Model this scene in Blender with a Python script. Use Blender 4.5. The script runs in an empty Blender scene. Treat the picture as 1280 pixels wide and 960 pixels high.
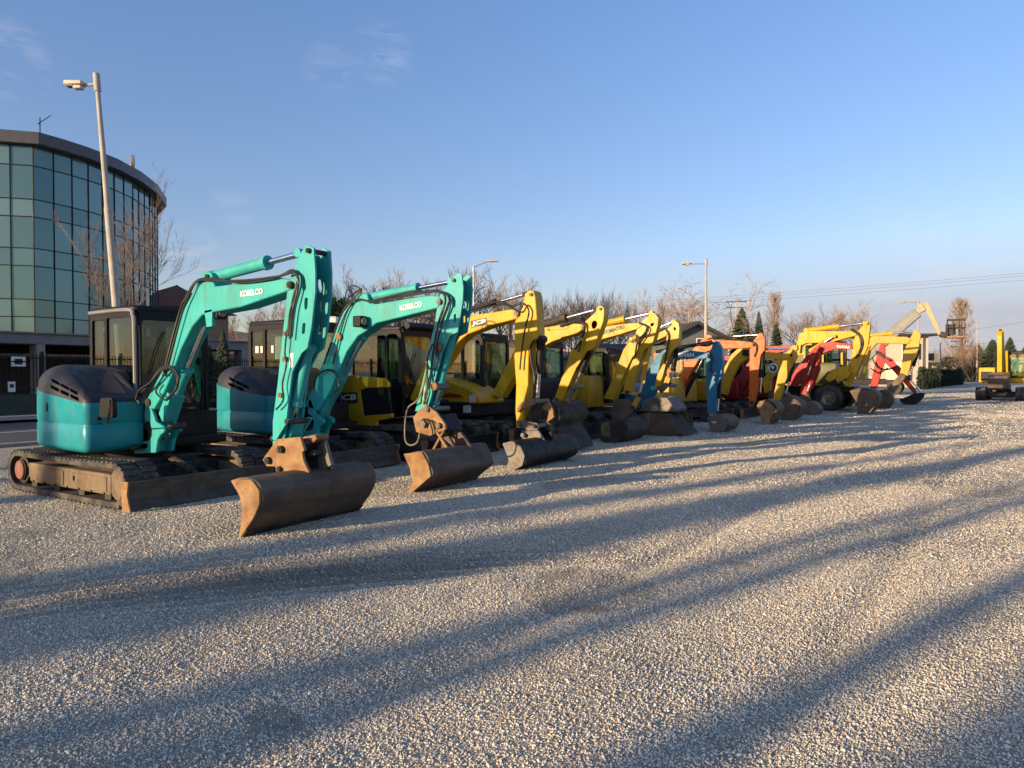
import bpy, bmesh, math, random
import numpy as np
from mathutils import Vector, Matrix
from mathutils.bvhtree import BVHTree
random.seed(7); rng = np.random.default_rng(11)
R = math.radians
sc = bpy.context.scene
COL = sc.collection

# ------------------------------------------------------------------ camera
TH = R(32.9); PITCH = math.atan(15/888); CAMZ = 1.6; F = 888.0
cam_d = bpy.data.cameras.new('camera'); cam = bpy.data.objects.new('camera', cam_d); COL.objects.link(cam)
cam.location = (0, 0, CAMZ); cam.rotation_euler = (R(90)-PITCH, 0, TH)
cam_d.sensor_width = 36; cam_d.lens = F/1280*36; cam_d.clip_end = 6000; cam_d.clip_start = 0.05
sc.camera = cam

# surveying helpers: sight lines measured on the photograph meet a plane of the yard
def ray(px, py):
    a = (px-640)/F; b = (480-py)/F
    fz = -math.sin(PITCH); fh = math.cos(PITCH)
    h = fh+b*math.sin(PITCH); z = fz+b*math.cos(PITCH)
    return (a*math.cos(TH)-h*math.sin(TH), a*math.sin(TH)+h*math.cos(TH), z)
def onY(px, py, Y):
    r = ray(px, py); t = Y/r[1]; return (r[0]*t, CAMZ+r[2]*t)
def onX(px, py, X):
    r = ray(px, py); t = X/r[0]; return (r[1]*t, CAMZ+r[2]*t)
def atd(px, d, py=None):           # ground point under column px at depth d
    xc = (px-640)/F*d
    return Vector((xc*math.cos(TH)-d*math.sin(TH), xc*math.sin(TH)+d*math.cos(TH), 0))
def hgt(py, d): return CAMZ+(465-py)/F*d

# ------------------------------------------------------------------ materials
MATS = {}
def nd(nt, t, **kw):
    n = nt.nodes.new(t)
    for k, v in kw.items(): setattr(n, k, v)
    return n
def mat_base(name):
    m = bpy.data.materials.new(name); m.use_nodes = True
    nt = m.node_tree; b = nt.nodes['Principled BSDF']
    return m, nt, b
def mixc(nt, fac, a, b):
    n = nd(nt, 'ShaderNodeMix', data_type='RGBA')
    for i, v in ((0, fac), (6, a), (7, b)):
        if isinstance(v, bpy.types.NodeSocket): nt.links.new(v, n.inputs[i])
        else: n.inputs[i].default_value = v if i == 0 else (*v, 1)
    return n.outputs[2]
def noise(nt, scale, detail=4, rough=.55, coord=None, dist=0):
    n = nd(nt, 'ShaderNodeTexNoise'); n.inputs['Scale'].default_value = scale; n.inputs['Detail'].default_value = detail
    n.inputs['Roughness'].default_value = rough; n.inputs['Distortion'].default_value = dist
    if coord is None:
        tc = nd(nt, 'ShaderNodeTexCoord'); coord = tc.outputs['Object']
    nt.links.new(coord, n.inputs['Vector']); return n.outputs['Fac']
def ramp(nt, fac, lo, hi, a=0.0, b=1.0):
    n = nd(nt, 'ShaderNodeMapRange'); n.inputs[1].default_value = lo; n.inputs[2].default_value = hi
    n.inputs[3].default_value = a; n.inputs[4].default_value = b
    nt.links.new(fac, n.inputs[0]); return n.outputs[0]
def bump(nt, b, h, strength=.3, dist=.01):
    n = nd(nt, 'ShaderNodeBump'); n.inputs['Strength'].default_value = strength; n.inputs['Distance'].default_value = dist
    nt.links.new(h, n.inputs['Height']); nt.links.new(n.outputs[0], b.inputs['Normal'])
def mk(name, c1, c2=None, rough=.5, metal=0, scale=6, dust=None, dustamt=.3, coat=0, bmp=0, bscale=60, chip=None, chipthr=.68, spec=.5, streak=None):
    if name in MATS: return MATS[name]
    m, nt, b = mat_base(name)
    c2 = c2 or tuple(x*.8 for x in c1)
    col = mixc(nt, ramp(nt, noise(nt, scale), .35, .65), c1, c2)
    if dust: col = mixc(nt, ramp(nt, noise(nt, scale*.45, 7, .7), .45, .75, 0, dustamt), col, dust)
    r = ramp(nt, noise(nt, scale*2.3, 5, .65), .3, .7, max(rough-.1, .03), min(rough+.14, 1))
    if streak:
        tcs = nd(nt, 'ShaderNodeTexCoord'); mps = nd(nt, 'ShaderNodeMapping'); mps.inputs['Scale'].default_value = streak[1]; nt.links.new(tcs.outputs['Object'], mps.inputs[0])
        col = mixc(nt, ramp(nt, noise(nt, 1, 6, .65, mps.outputs[0]), .52, .70, 0, streak[2]), col, streak[0])
    if chip:
        f = ramp(nt, noise(nt, 13, 9, .72), chipthr, chipthr+.03); col = mixc(nt, f, col, chip)
    nt.links.new(col, b.inputs['Base Color']); nt.links.new(r, b.inputs['Roughness'])
    b.inputs['Metallic'].default_value = metal; b.inputs['Specular IOR Level'].default_value = spec; b.inputs['Coat Weight'].default_value = coat; b.inputs['Coat Roughness'].default_value = .15
    if bmp: bump(nt, b, noise(nt, bscale, 6, .7), bmp, .01)
    MATS[name] = m; return m
DUST = (.30, .25, .19)
def paint(name, c, dustamt=.22, rough=.42, chip=(.07, .045, .03), thr=.67):
    return mk(name, c, tuple(x*.84 for x in c), rough, 0, 2.2, DUST, dustamt, coat=.03, chip=chip, chipthr=thr, spec=.28, streak=((.10, .085, .06), (9, 9, 1.3), .42))
TEAL = paint('teal_paint', (.030, .40, .385), .12, thr=.70); TEALB = paint('teal_body_paint', (.012, .27, .33), .10, .33, thr=.71)
YEL = paint('yellow_paint', (.62, .345, .006), .04); YEL2 = paint('worn_yellow_paint', (.54, .315, .012), .08)
YEL3 = paint('pale_yellow_paint', (.56, .34, .035), .15); ORG = paint('orange_paint', (.56, .105, .008), .05)
RED = paint('red_paint', (.40, .016, .014), .03); REDB = paint('dull_red_paint', (.28, .012, .018), .08); BLU = paint('blue_paint', (.016, .17, .30), .08)
BLACK = mk('black_paint', (.007, .007, .009), (.011, .011, .013), .5, 0, 5, DUST, .04, spec=.2); BLACKP = mk('black_plastic', (.0065, .0065, .0095), (.005, .005, .0075), .5, 0, 4, DUST, .03, spec=.22); BONNET = mk('grey_black_plastic', (.026, .026, .034), (.020, .020, .026), .5, 0, 3, DUST, .06, bmp=.05, bscale=200, spec=.35); GAPSHADE = mk('gap_shade_black', (.002, .002, .002), None, .9, spec=0)  # last one: solid near-black that paints the shade inside slots, vents and bores
NEWBLK = mk('new_black_enamel', (.006, .0065, .008), (.010, .010, .011), .5, 0, 3, DUST, .08, spec=.22)
STEEL = mk('dark_steel', (.024, .021, .019), (.042, .036, .030), .7, 0, 7, DUST, .25, bmp=.15, spec=.25)
RUST = mk('rusty_bucket_steel', (.075, .053, .040), (.125, .080, .052), .68, 0, 5, (.15, .11, .08), .5, chip=(.17, .075, .03), chipthr=.60, bmp=.25, bscale=40, spec=.3, streak=((.22, .17, .12), (2.2, 1.0, 9), .45))
RUSTL = mk('ochre_and_sunlit_rust', (.30, .175, .075), (.19, .09, .035), .8, 0, 7, (.36, .27, .16), .6, chip=(.09, .05, .03), chipthr=.62, bmp=.25, bscale=50)  # ochre rust; on bucket side plates the sunlit tone is put into the colour
RUSTG = mk('grey_worn_steel', (.15, .14, .13), (.10, .085, .07), .55, .3, 6, (.22, .19, .15), .5, bmp=.2)
WORN = mk('worn_blade_steel', (.082, .068, .058), (.05, .042, .036), .65, 0, 6, (.17, .14, .11), .55, chip=(.15, .075, .035), chipthr=.61, bmp=.25, bscale=40, spec=.35, streak=((.2, .17, .14), (3, 1.2, 8), .4))
TANP = mk('dusty_frame_paint', (.17, .12, .07), (.10, .07, .042), .85, 0, 4, (.30, .235, .155), .6, bmp=.25, streak=((.05, .04, .03), (6, 6, 1.5), .6))
CHROME = mk('chrome_rod', (.8, .8, .82), None, .12, 1, 5); GREYT = mk('grey_trim', (.22, .21, .20), None, .4, 0, 3, coat=.1)
RUB = mk('track_rubber', (.022, .021, .021), (.04, .037, .034), .8, 0, 9, (.20, .17, .13), .75, bmp=.35, bscale=45); HOSE = mk('hose_rubber', (.012, .012, .012), None, .5)
WHITE = mk('white_paint', (.75, .74, .70), None, .5, 0, 3, DUST, .15); LETW = mk('white_lettering', (.8, .8, .76), None, .5); LETD = mk('dark_lettering', (.02, .018, .02), None, .5)
SEATM = mk('seat_cloth', (.03, .03, .035), None, .85); STICK = mk('sticker', (.65, .66, .60), (.5, .52, .5), .5, 0, 20); HIVIS = mk('hi_vis', (.5, .75, .05), None, .7)
REDCAP = mk('faded_red_hub', (.20, .062, .04), None, .75, 0, 9, DUST, .4); BRASS = mk('brass_fitting', (.45, .30, .10), None, .4, .6)
def glassmat(name, tint, f0=.05, rough=.02):
    m, nt, b = mat_base(name); nt.nodes.remove(b)
    out = nt.nodes['Material Output']; t = nd(nt, 'ShaderNodeBsdfTransparent'); t.inputs[0].default_value = (*tint, 1)
    g = nd(nt, 'ShaderNodeBsdfGlossy'); g.inputs['Roughness'].default_value = rough
    lw = nd(nt, 'ShaderNodeLayerWeight'); lw.inputs[0].default_value = .5
    pw = nd(nt, 'ShaderNodeMath', operation='POWER'); nt.links.new(lw.outputs['Facing'], pw.inputs[0]); pw.inputs[1].default_value = 4
    mx = nd(nt, 'ShaderNodeMixShader'); nt.links.new(ramp(nt, pw.outputs[0], 0, 1, f0, .9), mx.inputs[0]); nt.links.new(t.outputs[0], mx.inputs[1]); nt.links.new(g.outputs[0], mx.inputs[2])
    nt.links.new(mx.outputs[0], out.inputs[0]); MATS[name] = m; return m
GLASS = glassmat('cab_glass', (.60, .71, .67))

# ------------------------------------------------------------------ mesh helper
def round_poly(pts, r, n=4):
    out = []; N = len(pts)
    for i, p in enumerate(pts):
        rr = p[2] if len(p) > 2 else r
        p0 = Vector(pts[i-1][:2]); p1 = Vector(p[:2]); p2 = Vector(pts[(i+1) % N][:2])
        a = p0-p1; b = p2-p1
        k = min(rr, a.length*.48, b.length*.48)
        if k < 1e-4: out.append((p1.x, p1.y)); continue
        A = p1+a.normalized()*k; B = p1+b.normalized()*k
        for j in range(n+1):
            t = j/n; q = A*(1-t)**2+p1*2*t*(1-t)+B*t*t; out.append((q.x, q.y))
    return out
def catmull(P, n=6):
    P = [Vector(p) for p in P]; out = []
    for i in range(len(P)-1):
        a = P[max(i-1, 0)]; b = P[i]; c = P[i+1]; d = P[min(i+2, len(P)-1)]
        for j in range(n):
            t = j/n; out.append(.5*((2*b)+(c-a)*t+(2*a-5*b+4*c-d)*t*t+(3*b-a-3*c+d)*t**3))
    out.append(P[-1]); return out
class G:
    def __init__(s): s.bm = bmesh.new()
    def poly(s, pts, axis, a0, a1):        # prism: 2D polygon extruded along axis y or x or z
        f = {'y': lambda u, v, a: (u, a, v), 'x': lambda u, v, a: (a, u, v), 'z': lambda u, v, a: (u, v, a)}[axis]
        A = [s.bm.verts.new(f(p[0], p[1], a0)) for p in pts]; B = [s.bm.verts.new(f(p[0], p[1], a1)) for p in pts]
        n = len(pts)
        fs = [s.bm.faces.new(A), s.bm.faces.new(B[::-1])]
        for i in range(n): fs.append(s.bm.faces.new((A[i], B[i], B[(i+1) % n], A[(i+1) % n])))
        bmesh.ops.recalc_face_normals(s.bm, faces=fs); return s
    def prism(s, pts, y0, y1): return s.poly(pts, 'y', y0, y1)
    def box(s, x0, x1, y0, y1, z0, z1, M=None):
        r = bmesh.ops.create_cube(s.bm, size=1)['verts']
        T = Matrix.Translation(((x0+x1)/2, (y0+y1)/2, (z0+z1)/2)) @ Matrix.Diagonal((abs(x1-x0), abs(y1-y0), abs(z1-z0), 1))
        bmesh.ops.transform(s.bm, matrix=(M @ T) if M else T, verts=r); return s
    def cyl(s, p0, p1, r0, r1=None, n=16, cap=True):
        p0 = Vector(p0); p1 = Vector(p1); d = p1-p0
        if d.length < 1e-6: return s
        v = bmesh.ops.create_cone(s.bm, cap_ends=cap, segments=n, radius1=r0, radius2=r0 if r1 is None else r1, depth=d.length)['verts']
        bmesh.ops.transform(s.bm, matrix=Matrix.Translation((p0+p1)/2) @ d.to_track_quat('Z', 'Y').to_matrix().to_4x4(), verts=v); return s
    def tube(s, pts, r, n=7, smooth=5, r1=None):
        P = catmull(pts, smooth) if smooth and len(pts) > 2 else [Vector(p) for p in pts]
        rings = []; up = Vector((.31, .2, .93)).normalized(); L = len(P)
        for i, p in enumerate(P):
            t = (P[min(i+1, L-1)]-P[max(i-1, 0)]).normalized()
            a = t.cross(up); a = a.normalized() if a.length > 1e-3 else Vector((1, 0, 0)); b = t.cross(a)
            rr = r if r1 is None else r+(r1-r)*i/(L-1)
            rings.append([s.bm.verts.new(p+(a*math.cos(k/n*2*math.pi)+b*math.sin(k/n*2*math.pi))*rr) for k in range(n)])
        for i in range(L-1):
            for k in range(n): s.bm.faces.new((rings[i][k], rings[i][(k+1) % n], rings[i+1][(k+1) % n], rings[i+1][k]))
        s.bm.faces.new(rings[0][::-1]); s.bm.faces.new(rings[-1]); return s
    def loft(s, rings, cap0=True, cap1=True, closed=True):
        V = [[s.bm.verts.new(p) for p in r] for r in rings]; n = len(V[0]); fs = []
        for a, b in zip(V, V[1:]):
            for i in range(n if closed else n-1): fs.append(s.bm.faces.new((a[i], a[(i+1) % n], b[(i+1) % n], b[i])))
        if cap0: fs.append(s.bm.faces.new(V[0][::-1]))
        if cap1: fs.append(s.bm.faces.new(V[-1]))
        bmesh.ops.recalc_face_normals(s.bm, faces=fs); return s
    def holes(s, outer, holes, axis, a0, a1):   # plate with holes
        cu = bpy.data.curves.new('plate', 'CURVE'); cu.dimensions = '2D'; cu.fill_mode = 'BOTH'; cu.extrude = abs(a1-a0)/2
        for pts in [outer]+holes:
            sp = cu.splines.new('POLY'); sp.points.add(len(pts)-1); sp.use_cyclic_u = True
            for q, p in zip(sp.points, pts): q.co = (p[0], p[1], 0, 1)
        ob = bpy.data.objects.new('plate', cu); COL.objects.link(ob)
        me = bpy.data.meshes.new_from_object(ob.evaluated_get(bpy.context.evaluated_depsgraph_get()))
        am = (a0+a1)/2
        for v in me.vertices:
            x, y, z = v.co
            v.co = (x, am-z, y) if axis == 'y' else (am+z, x, y)
        s.bm.from_mesh(me); bpy.data.objects.remove(ob); bpy.data.curves.remove(cu); bpy.data.meshes.remove(me); 
        bmesh.ops.remove_doubles(s.bm, verts=s.bm.verts, dist=1e-5); return s
    def mesh(s, name, mat, smooth=38):
        me = bpy.data.meshes.new(name); s.bm.to_mesh(me); s.bm.free(); me.materials.append(mat)
        if smooth:
            me.polygons.foreach_set('use_smooth', [True]*len(me.polygons)); me.set_sharp_from_angle(angle=R(smooth))
        return me
    def build(s, name, mat, parent=None, bev=0, smooth=38, label=None):
        o = bpy.data.objects.new(name, s.mesh(name, mat, smooth)); COL.objects.link(o)
        if parent: o.parent = parent
        if bev:
            m = o.modifiers.new('edge', 'BEVEL'); m.width = bev; m.segments = 2; m.limit_method = 'ANGLE'; m.angle_limit = R(42); m.harden_normals = False
        if label: o['label'] = label
        return o
def thing(name, label, cat, loc=(0, 0, 0), rz=0, group=None):
    o = bpy.data.objects.new(name, None); COL.objects.link(o); o.location = loc; o.rotation_euler = (0, 0, rz); o.empty_display_size = .3
    o['label'] = label; o['category'] = cat
    if group: o['group'] = group
    return o
def tag(o, label, cat, group=None):
    o['label'] = label; o['category'] = cat
    if group: o['group'] = group
    return o
def struct(o): o['kind'] = 'structure'; return o
def dup(root, loc, rz, label, group=None, scale=(1, 1, 1)):
    r = root.copy(); COL.objects.link(r); r.location = loc; r.rotation_euler = (0, 0, rz); r.scale = scale; r['label'] = label
    if group: r['group'] = group
    for ch in list(root.children):
        c = ch.copy(); COL.objects.link(c); c.parent = r
        for g in ch.children:
            d = g.copy(); COL.objects.link(d); d.parent = c
    return r
def text_mesh(txt, bold=.03, shear=0, space=1.0):
    cu = bpy.data.curves.new('txt', 'FONT'); cu.body = txt; cu.offset = bold; cu.extrude = .02; cu.shear = shear; cu.space_character = space; cu.resolution_u = 3
    ob = bpy.data.objects.new('txt', cu); COL.objects.link(ob)
    me = bpy.data.meshes.new_from_object(ob.evaluated_get(bpy.context.evaluated_depsgraph_get()))
    bpy.data.objects.remove(ob); return me

# ------------------------------------------------------------------ excavators
class Mach:
    def __init__(s, name, label, x, y, rz=0, cat='excavator', group='excavators parked in the row'):
        s.x, s.y = x, y; s.root = thing(name, label, cat, (x, y, 0), rz, group)
    def P(s, pts, Y):            # photo points on the plane Y -> local (x, z)
        return [(q[0]-s.x, q[1]) for q in (onY(p[0], p[1], Y) for p in pts)]
    def p3(s, px, py, Y): a, z = onY(px, py, Y); return Vector((a-s.x, Y-s.y, z))
    def prism(s, name, pts, Y, th, mat, bev=.012, r=0, label=None, parent=None, holes=None, Yp=None):
        Yp = Yp or Y; q = s.P(pts, Yp); q = round_poly(q, r) if r else q; g = G(); y = Y-s.y
        if holes: g.holes(q, [round_poly(s.P(h, Yp), .05) for h in holes], 'y', y, y+th)
        else: g.prism(q, y, y+th)
        o = g.build(name, mat, parent or s.root, bev if not holes else 0, label=label)
        for h in (holes or [] if th > .1 else []): G().prism(round_poly(s.P(h, Yp), .05), y+.03, y+th-.03).build('slot', GAPSHADE, o, 0, 0)  # black plug in each hole paints the shade of the hollow
        return o
    def cylinder(s, name, a, b, Y, r, mat, frac=.6, rodr=None, rod=True, barrel_first=True):
        A = s.p3(*a, Y); B = s.p3(*b, Y)
        M = A+(B-A)*frac
        d = (B-A).normalized()
        g = G().cyl(A, M, r, n=18).cyl(M-d*.05, M+d*.015, r*1.2, n=18).cyl(A+d*.02, A+d*.06, r*1.12, n=18)
        g.cyl(A-Vector((0, r*1.3, 0)), A+Vector((0, r*1.3, 0)), r*.9, n=14)
        o = g.build(name, mat, s.root, .004)
        if rod: G().cyl(M, B, rodr or r*.55, n=14).build('rod', CHROME, o); G().cyl(B-Vector((0, r*.9, 0)), B+Vector((0, r*.9, 0)), r*.75, n=14).build('rod_eye', mat, o, .003)
        return o
    def hose(s, pts, Y, r=.014, mat=HOSE, name='hose', parent=None):
        P = [s.p3(p[0], p[1], p[2] if len(p) > 2 else Y) for p in pts]
        return G().tube(P, r, 7, 5).build(name, mat, parent or s.root)
    def text(s, txt, a, b, h, Y, mat, parent, bold=.03, shear=0, name='lettering', space=1.0, back=None):
        A = s.p3(*a, Y); B = s.p3(*b, Y); d = (B-A); L = d.length; ang = math.atan2(d.z, d.x)
        me = text_mesh(txt, bold, shear, space)
        xs = [v.co.x for v in me.vertices]; ys = [v.co.y for v in me.vertices]; x0, x1, y0, y1 = min(xs), max(xs), min(ys), max(ys)
        H = h*abs(onY(a[0], a[1]-1, Y)[1]-onY(a[0], a[1], Y)[1])
        for v in me.vertices:
            u = (v.co.x-x0)/(x1-x0)*L; w = (v.co.y-y0)/(y1-y0)*H
            v.co = (A.x+u*math.cos(ang)-w*math.sin(ang), Y-s.y-.004-v.co.z*.15, A.z+u*math.sin(ang)+w*math.cos(ang))
        me.materials.clear(); me.materials.append(mat)
        o = bpy.data.objects.new(name, me); COL.objects.link(o); o.parent = parent
        if back:
            c, sn = math.cos(ang), math.sin(ang); m = H*.22
            q = [(A.x+u*c-w*sn, A.z+u*sn+w*c) for u, w in ((-m, -m), (L+m, -m), (L+m, H+m), (-m, H+m))]
            G().prism(q, Y-s.y-.0015, Y-s.y+.003).build('badge', back, parent)
        return o
    # ---- undercarriage, in local metres
    def tracks(s, x0, x1, gauge, w, r=.27, frame=TANP, lod=0, hub=REDCAP):
        for sy in (-1, 1):
            yc = sy*gauge/2; ya, yb = yc-w/2, yc+w/2
            out = []; n = 10
            fr = r*.92
            for k in range(n+1):
                a = -math.pi/2+math.pi*k/n; out.append((x1-r+r*math.cos(a), r+r*math.sin(a)))
            out.append(((x0+x1)/2, 2*r-.022))
            for k in range(n+1):
                a = math.pi/2+math.pi*k/n; out.append((x0+r+r*math.cos(a), r+r*math.sin(a)))
            out.append(((x0+x1)/2, 0))
            # resample evenly
            P = [Vector(p) for p in out]; P.append(P[0]); Ls = [(b-a).length for a, b in zip(P, P[1:])]; T = sum(Ls)
            pitch = .1 if lod == 0 else .16; N = int(T/pitch); S = []
            for i in range(N):
                d = i*T/N; k = 0
                while d > Ls[k]: d -= Ls[k]; k += 1
                t = (P[k+1]-P[k]).normalized(); S.append((P[k]+t*d, t))
            g = G(); c = Vector(((x0+x1)/2, r))
            ring = []
            for p, t in S:
                nrm = Vector((t.y, -t.x)); o_ = p-nrm*.02; i_ = p-nrm*.08
                ring.append((o_, i_))
            V = [[g.bm.verts.new(v) for v in ((o_.x, ya, o_.y), (o_.x, yb, o_.y), (i_.x, yb, i_.y), (i_.x, ya, i_.y))] for o_, i_ in ring]
            for i in range(N):
                a, b = V[i], V[(i+1) % N]
                for k in range(4): g.bm.faces.new((a[k], a[(k+1) % 4], b[(k+1) % 4], b[k]))
            for i, (p, t) in enumerate(S):
                nrm = Vector((t.y, -t.x)); 
                for h, (u0, u1) in enumerate(((ya-.004, yc-.02), (yc+.02, yb+.004))):
                    q = p+t*(pitch*.5*h*.6); L = pitch*.36
                    M = Matrix(((t.x, 0, nrm.x, q.x), (0, 1, 0, (u0+u1)/2), (t.y, 0, nrm.y, q.y), (0, 0, 0, 1)))
                    j = random.uniform(-.003, .003)
                    g.box(-L, L, -(u1-u0)/2, (u1-u0)/2, -.024, .001+j, M)
            tr = g.build('track', RUB, s.root, .006 if lod == 0 else 0)
            fy0, fy1 = yc-w*.30, yc+w*.30
            G().prism(round_poly([(x0+.55, .14), (x1-.42, .14), (x1-.42, r*2-.16), (x0+.5, r*2-.16)], .04), fy0-.03, fy1+.03).prism([(x0+.25, .22), (x0+.6, .17), (x0+.6, .34), (x0+.25, .32)], fy0, fy1).build('track_frame', frame, tr, .012)
            G().cyl((x0+r, fy0, r), (x0+r, fy1, r), r-.09, n=22).cyl((x0+r, fy0-.03, r), (x0+r, fy1+.03, r), r*.52, n=20).build('sprocket', STEEL, tr, .008)
            if lod == 0:
                fp = fy0-.03 if sy < 0 else fy1+.03; e = -1 if sy < 0 else 1
                for a0, a1 in ((x0+.62, (x0+x1)/2-.04), ((x0+x1)/2+.06, x1-.50)): G().box(a0, a1, fp, fp+e*.012, .17, r*2-.20).build('cover_plate', frame, tr, .008)
                gb_ = G()
                for k in range(7): xb = x0+.66+k*(x1-x0-1.22)/6; gb_.cyl((xb, fp, .155), (xb, fp+e*.014, .155), .014, n=8)
                gb_.build('bolts', STEEL, tr, 0); G().box((x0+x1)/2+.22, (x0+x1)/2+.26, fp+e*.012, fp+e*.014, .25, .31).build('slot', GAPSHADE, tr)
            hy = fy0-.05 if sy < 0 else fy1+.028; G().cyl((x0+r, hy, r), (x0+r, hy+.022, r), r*.46, n=20).build('hub_cap', hub, tr, .006)
            G().cyl((x1-r, fy0-.02, r), (x1-r, fy1+.02, r), r-.085, n=24).build('idler', frame, tr, .01)
            for k in range(4 if lod == 0 else 0): xx = x0+.62+k*(x1-x0-1.15)/3; G().cyl((xx, fy0-.01, .125), (xx, fy1+.01, .125), .075, n=14).build('roller', STEEL, tr, .005)
        G().box(x0+.55, x1-.6, -gauge/2, gauge/2, .2, .42).box(x0+.7, x1-.75, -gauge*.28, gauge*.28, .16, .5).build('undercarriage', STEEL, s.root, .02)
        G().cyl((0, 0, .42), (0, 0, .62), .42, n=32).build('slew_ring', STEEL, s.root, .01)
    def blade(s, x, w, h, mat=None, tilt=0):
        mat = mat or WORN
        prof = [(x-.10, h), (x-.02, h), (x-.055, h*.65), (x-.05, h*.3), (x+.03, .015), (x-.03, .015), (x-.11, h*.3), (x-.12, h*.65)]
        o = G().prism(prof, -w/2, w/2).build('dozer_blade', mat, s.root, .008)
        for sy in (-1, 1): G().prism(round_poly([(x-.14, h+.01), (x+.01, h+.01), (x-.02, h*.6), (x+.05, .005), (x-.12, .005)], .01), sy*(w/2+.014)-.012, sy*(w/2+.014)+.012).build('blade_end_plate', RUSTL, o, .004)
        for sy in (-1, 1): G().prism([(x-.1, h*.75), (x-1.1, .42), (x-1.1, .30), (x-.1, h*.3)], sy*.36-.05, sy*.36+.05).build('blade_arm', STEEL, s.root, .01)
        G().cyl((x-.9, 0, .5), (x-.3, 0, .34), .055).cyl((x-.3, 0, .34), (x-.1, 0, h*.75), .03).build('blade_cylinder', STEEL, s.root, .004)
    # ---- bucket from its end plate outline
    def bucket(s, plate, shell, Y0, Y1, mat=RUST, matp=RUSTL, th=.028, pth=.028, rim=True, r=.03, lip=None, name='bucket'):
        q = round_poly(s.P(plate, Y0), r, 3); y0, y1 = Y0-s.y, Y1-s.y
        sh = [Vector(v) for v in s.P(shell, Y0)]
        sh = [Vector((v.x, v.y)) for v in catmull([(a.x, a.y, 0) for a in sh], 5)] if len(sh) > 2 else sh
        c = sum((Vector(v) for v in q), Vector((0, 0)))/len(q)
        inn = []
        for i, v in enumerate(sh):
            t = (sh[min(i+1, len(sh)-1)]-sh[max(i-1, 0)]).normalized(); n = Vector((-t.y, t.x))
            if n.dot(c-v) < 0: n = -n
            inn.append(v+n*th)
        prof = [tuple(v) for v in sh]+[tuple(v) for v in inn[::-1]]
        o = G().prism(prof, y0+.002, y1-.002).build(name, mat, s.root, .006)
        G().prism(q, y0-pth, y0).build('bucket_side_plate', matp, o, .006)
        G().prism(q, y1, y1+pth).build('bucket_side_plate', matp, o, .006)
        e = sh[-1]; t = (sh[-1]-sh[-2]).normalized(); n = Vector((-t.y, t.x))
        cc = [e-t*.16+n*.014, e+t*.03+n*.006, e+t*.03-n*.006, e-t*.16-n*.014]
        G().prism([tuple(v) for v in cc], y0-.02, y1+.02).build('cutting_edge', STEEL, o, .003)
        return o
    # ---- cab
    def cab(s, x0, x1, y0, y1, zb, zt, mat=BLACKP, trim=None, roofmat=None, split=.42, zs=None, stickers=(), slope=.04, lod=0, vest=False):
        zs = zs or zb+.55
        c = G().box(x0, x1, y0, y1, zb, zb+.06)
        out = round_poly([(x0, zb), (x1+slope, zb), (x1, zt-.02, .14), (x0, zt-.02, .08)], .02)
        xm = x0+(x1-x0)*split
        h1 = round_poly([(x0+.07, zs), (xm-.035, zs), (xm-.035, zt-.14), (x0+.07, zt-.14)], .04)
        h2 = round_poly([(xm+.035, zs-.12), (x1-.06, zs-.12), (x1-.075, zt-.12, .1), (xm+.035, zt-.12)], .04)
        h3 = round_poly([(xm+.1, zb+.1), (x1-.08, zb+.1), (x1-.07, zs-.22), (xm+.1, zs-.22)], .05)
        c.holes(out, [h1, h2], 'y', y0, y0+.05)
        c2 = G().holes(out, [h1, h2, h3], 'y', y1-.05, y1)
        c.bm.from_mesh(c2.mesh('t', mat, 0))
        # front and rear frames
        fo = [(y0+.051, zb), (y1-.051, zb), (y1-.051, zt-.03), (y0+.051, zt-.03)]
        zf = zb+.1
        fw = round_poly([(y0+.09, zf+.34), (y1-.09, zf+.34), (y1-.09, zt-.16), (y0+.09, zt-.16)], .07)
        fl = round_poly([(y0+.11, zf), (y1-.11, zf), (y1-.11, zf+.28), (y0+.11, zf+.28)], .05)
        c3 = G().holes(fo, [fw, fl], 'x', x1-.03, x1+.01); c.bm.from_mesh(c3.mesh('t', mat, 0))
        rw = round_poly([(y0+.1, zs+.03), (y1-.1, zs+.03), (y1-.1, zt-.16), (y0+.1, zt-.16)], .06)
        c4 = G().holes(fo, [rw], 'x', x0+.002, x0+.04); c.bm.from_mesh(c4.mesh('t', mat, 0))
        cab = c.build('cab', mat, s.root, .008)
        ro = round_poly([(x0-.02, y0-.015, .12), (x1+.02, y0-.015, .12), (x1+.02, y1+.015, .12), (x0-.02, y1+.015, .12)], .1)
        ri = lambda k: [(x0+(x1-x0)/2+(a-(x0+(x1-x0)/2))*k, (y0+y1)/2+(b-(y0+y1)/2)*k) for a, b in ro]
        G().loft([[(a, b, zt-.035) for a, b in ro], [(a, b, zt+.01) for a, b in ri(1)], [(a, b, zt+.035) for a, b in ri(.96)], [(a, b, zt+.045) for a, b in ri(.8)]]).build('cab_roof', roofmat or mat, cab, .006)
        def pane(h, axis, a): G().poly(h, axis, a-.003, a+.003).build('window_pane', GLASS, cab)
        for h in (h1, h2): pane(h, 'y', y0+.022)
        for h in (h1, h2, h3): pane(h, 'y', y1-.022)
        pane(fw, 'x', x1-.012); pane(fl, 'x', x1-.012); pane(rw, 'x', x0+.02)
        xm2 = (x0+x1)/2-.1; ym = (y0+y1)/2
        G().box(xm2-.22, xm2+.25, ym-.24, ym+.24, zb+.42, zb+.56).prism(round_poly([(xm2-.28, zb+.5), (xm2-.16, zb+.5), (xm2-.26, zb+1.12), (xm2-.38, zb+1.1)], .04), ym-.22, ym+.22).box(xm2-.15, xm2+.15, ym-.15, ym+.15, zb+.06, zb+.42).build('seat', SEATM, cab, .03)
        g = G()
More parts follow.
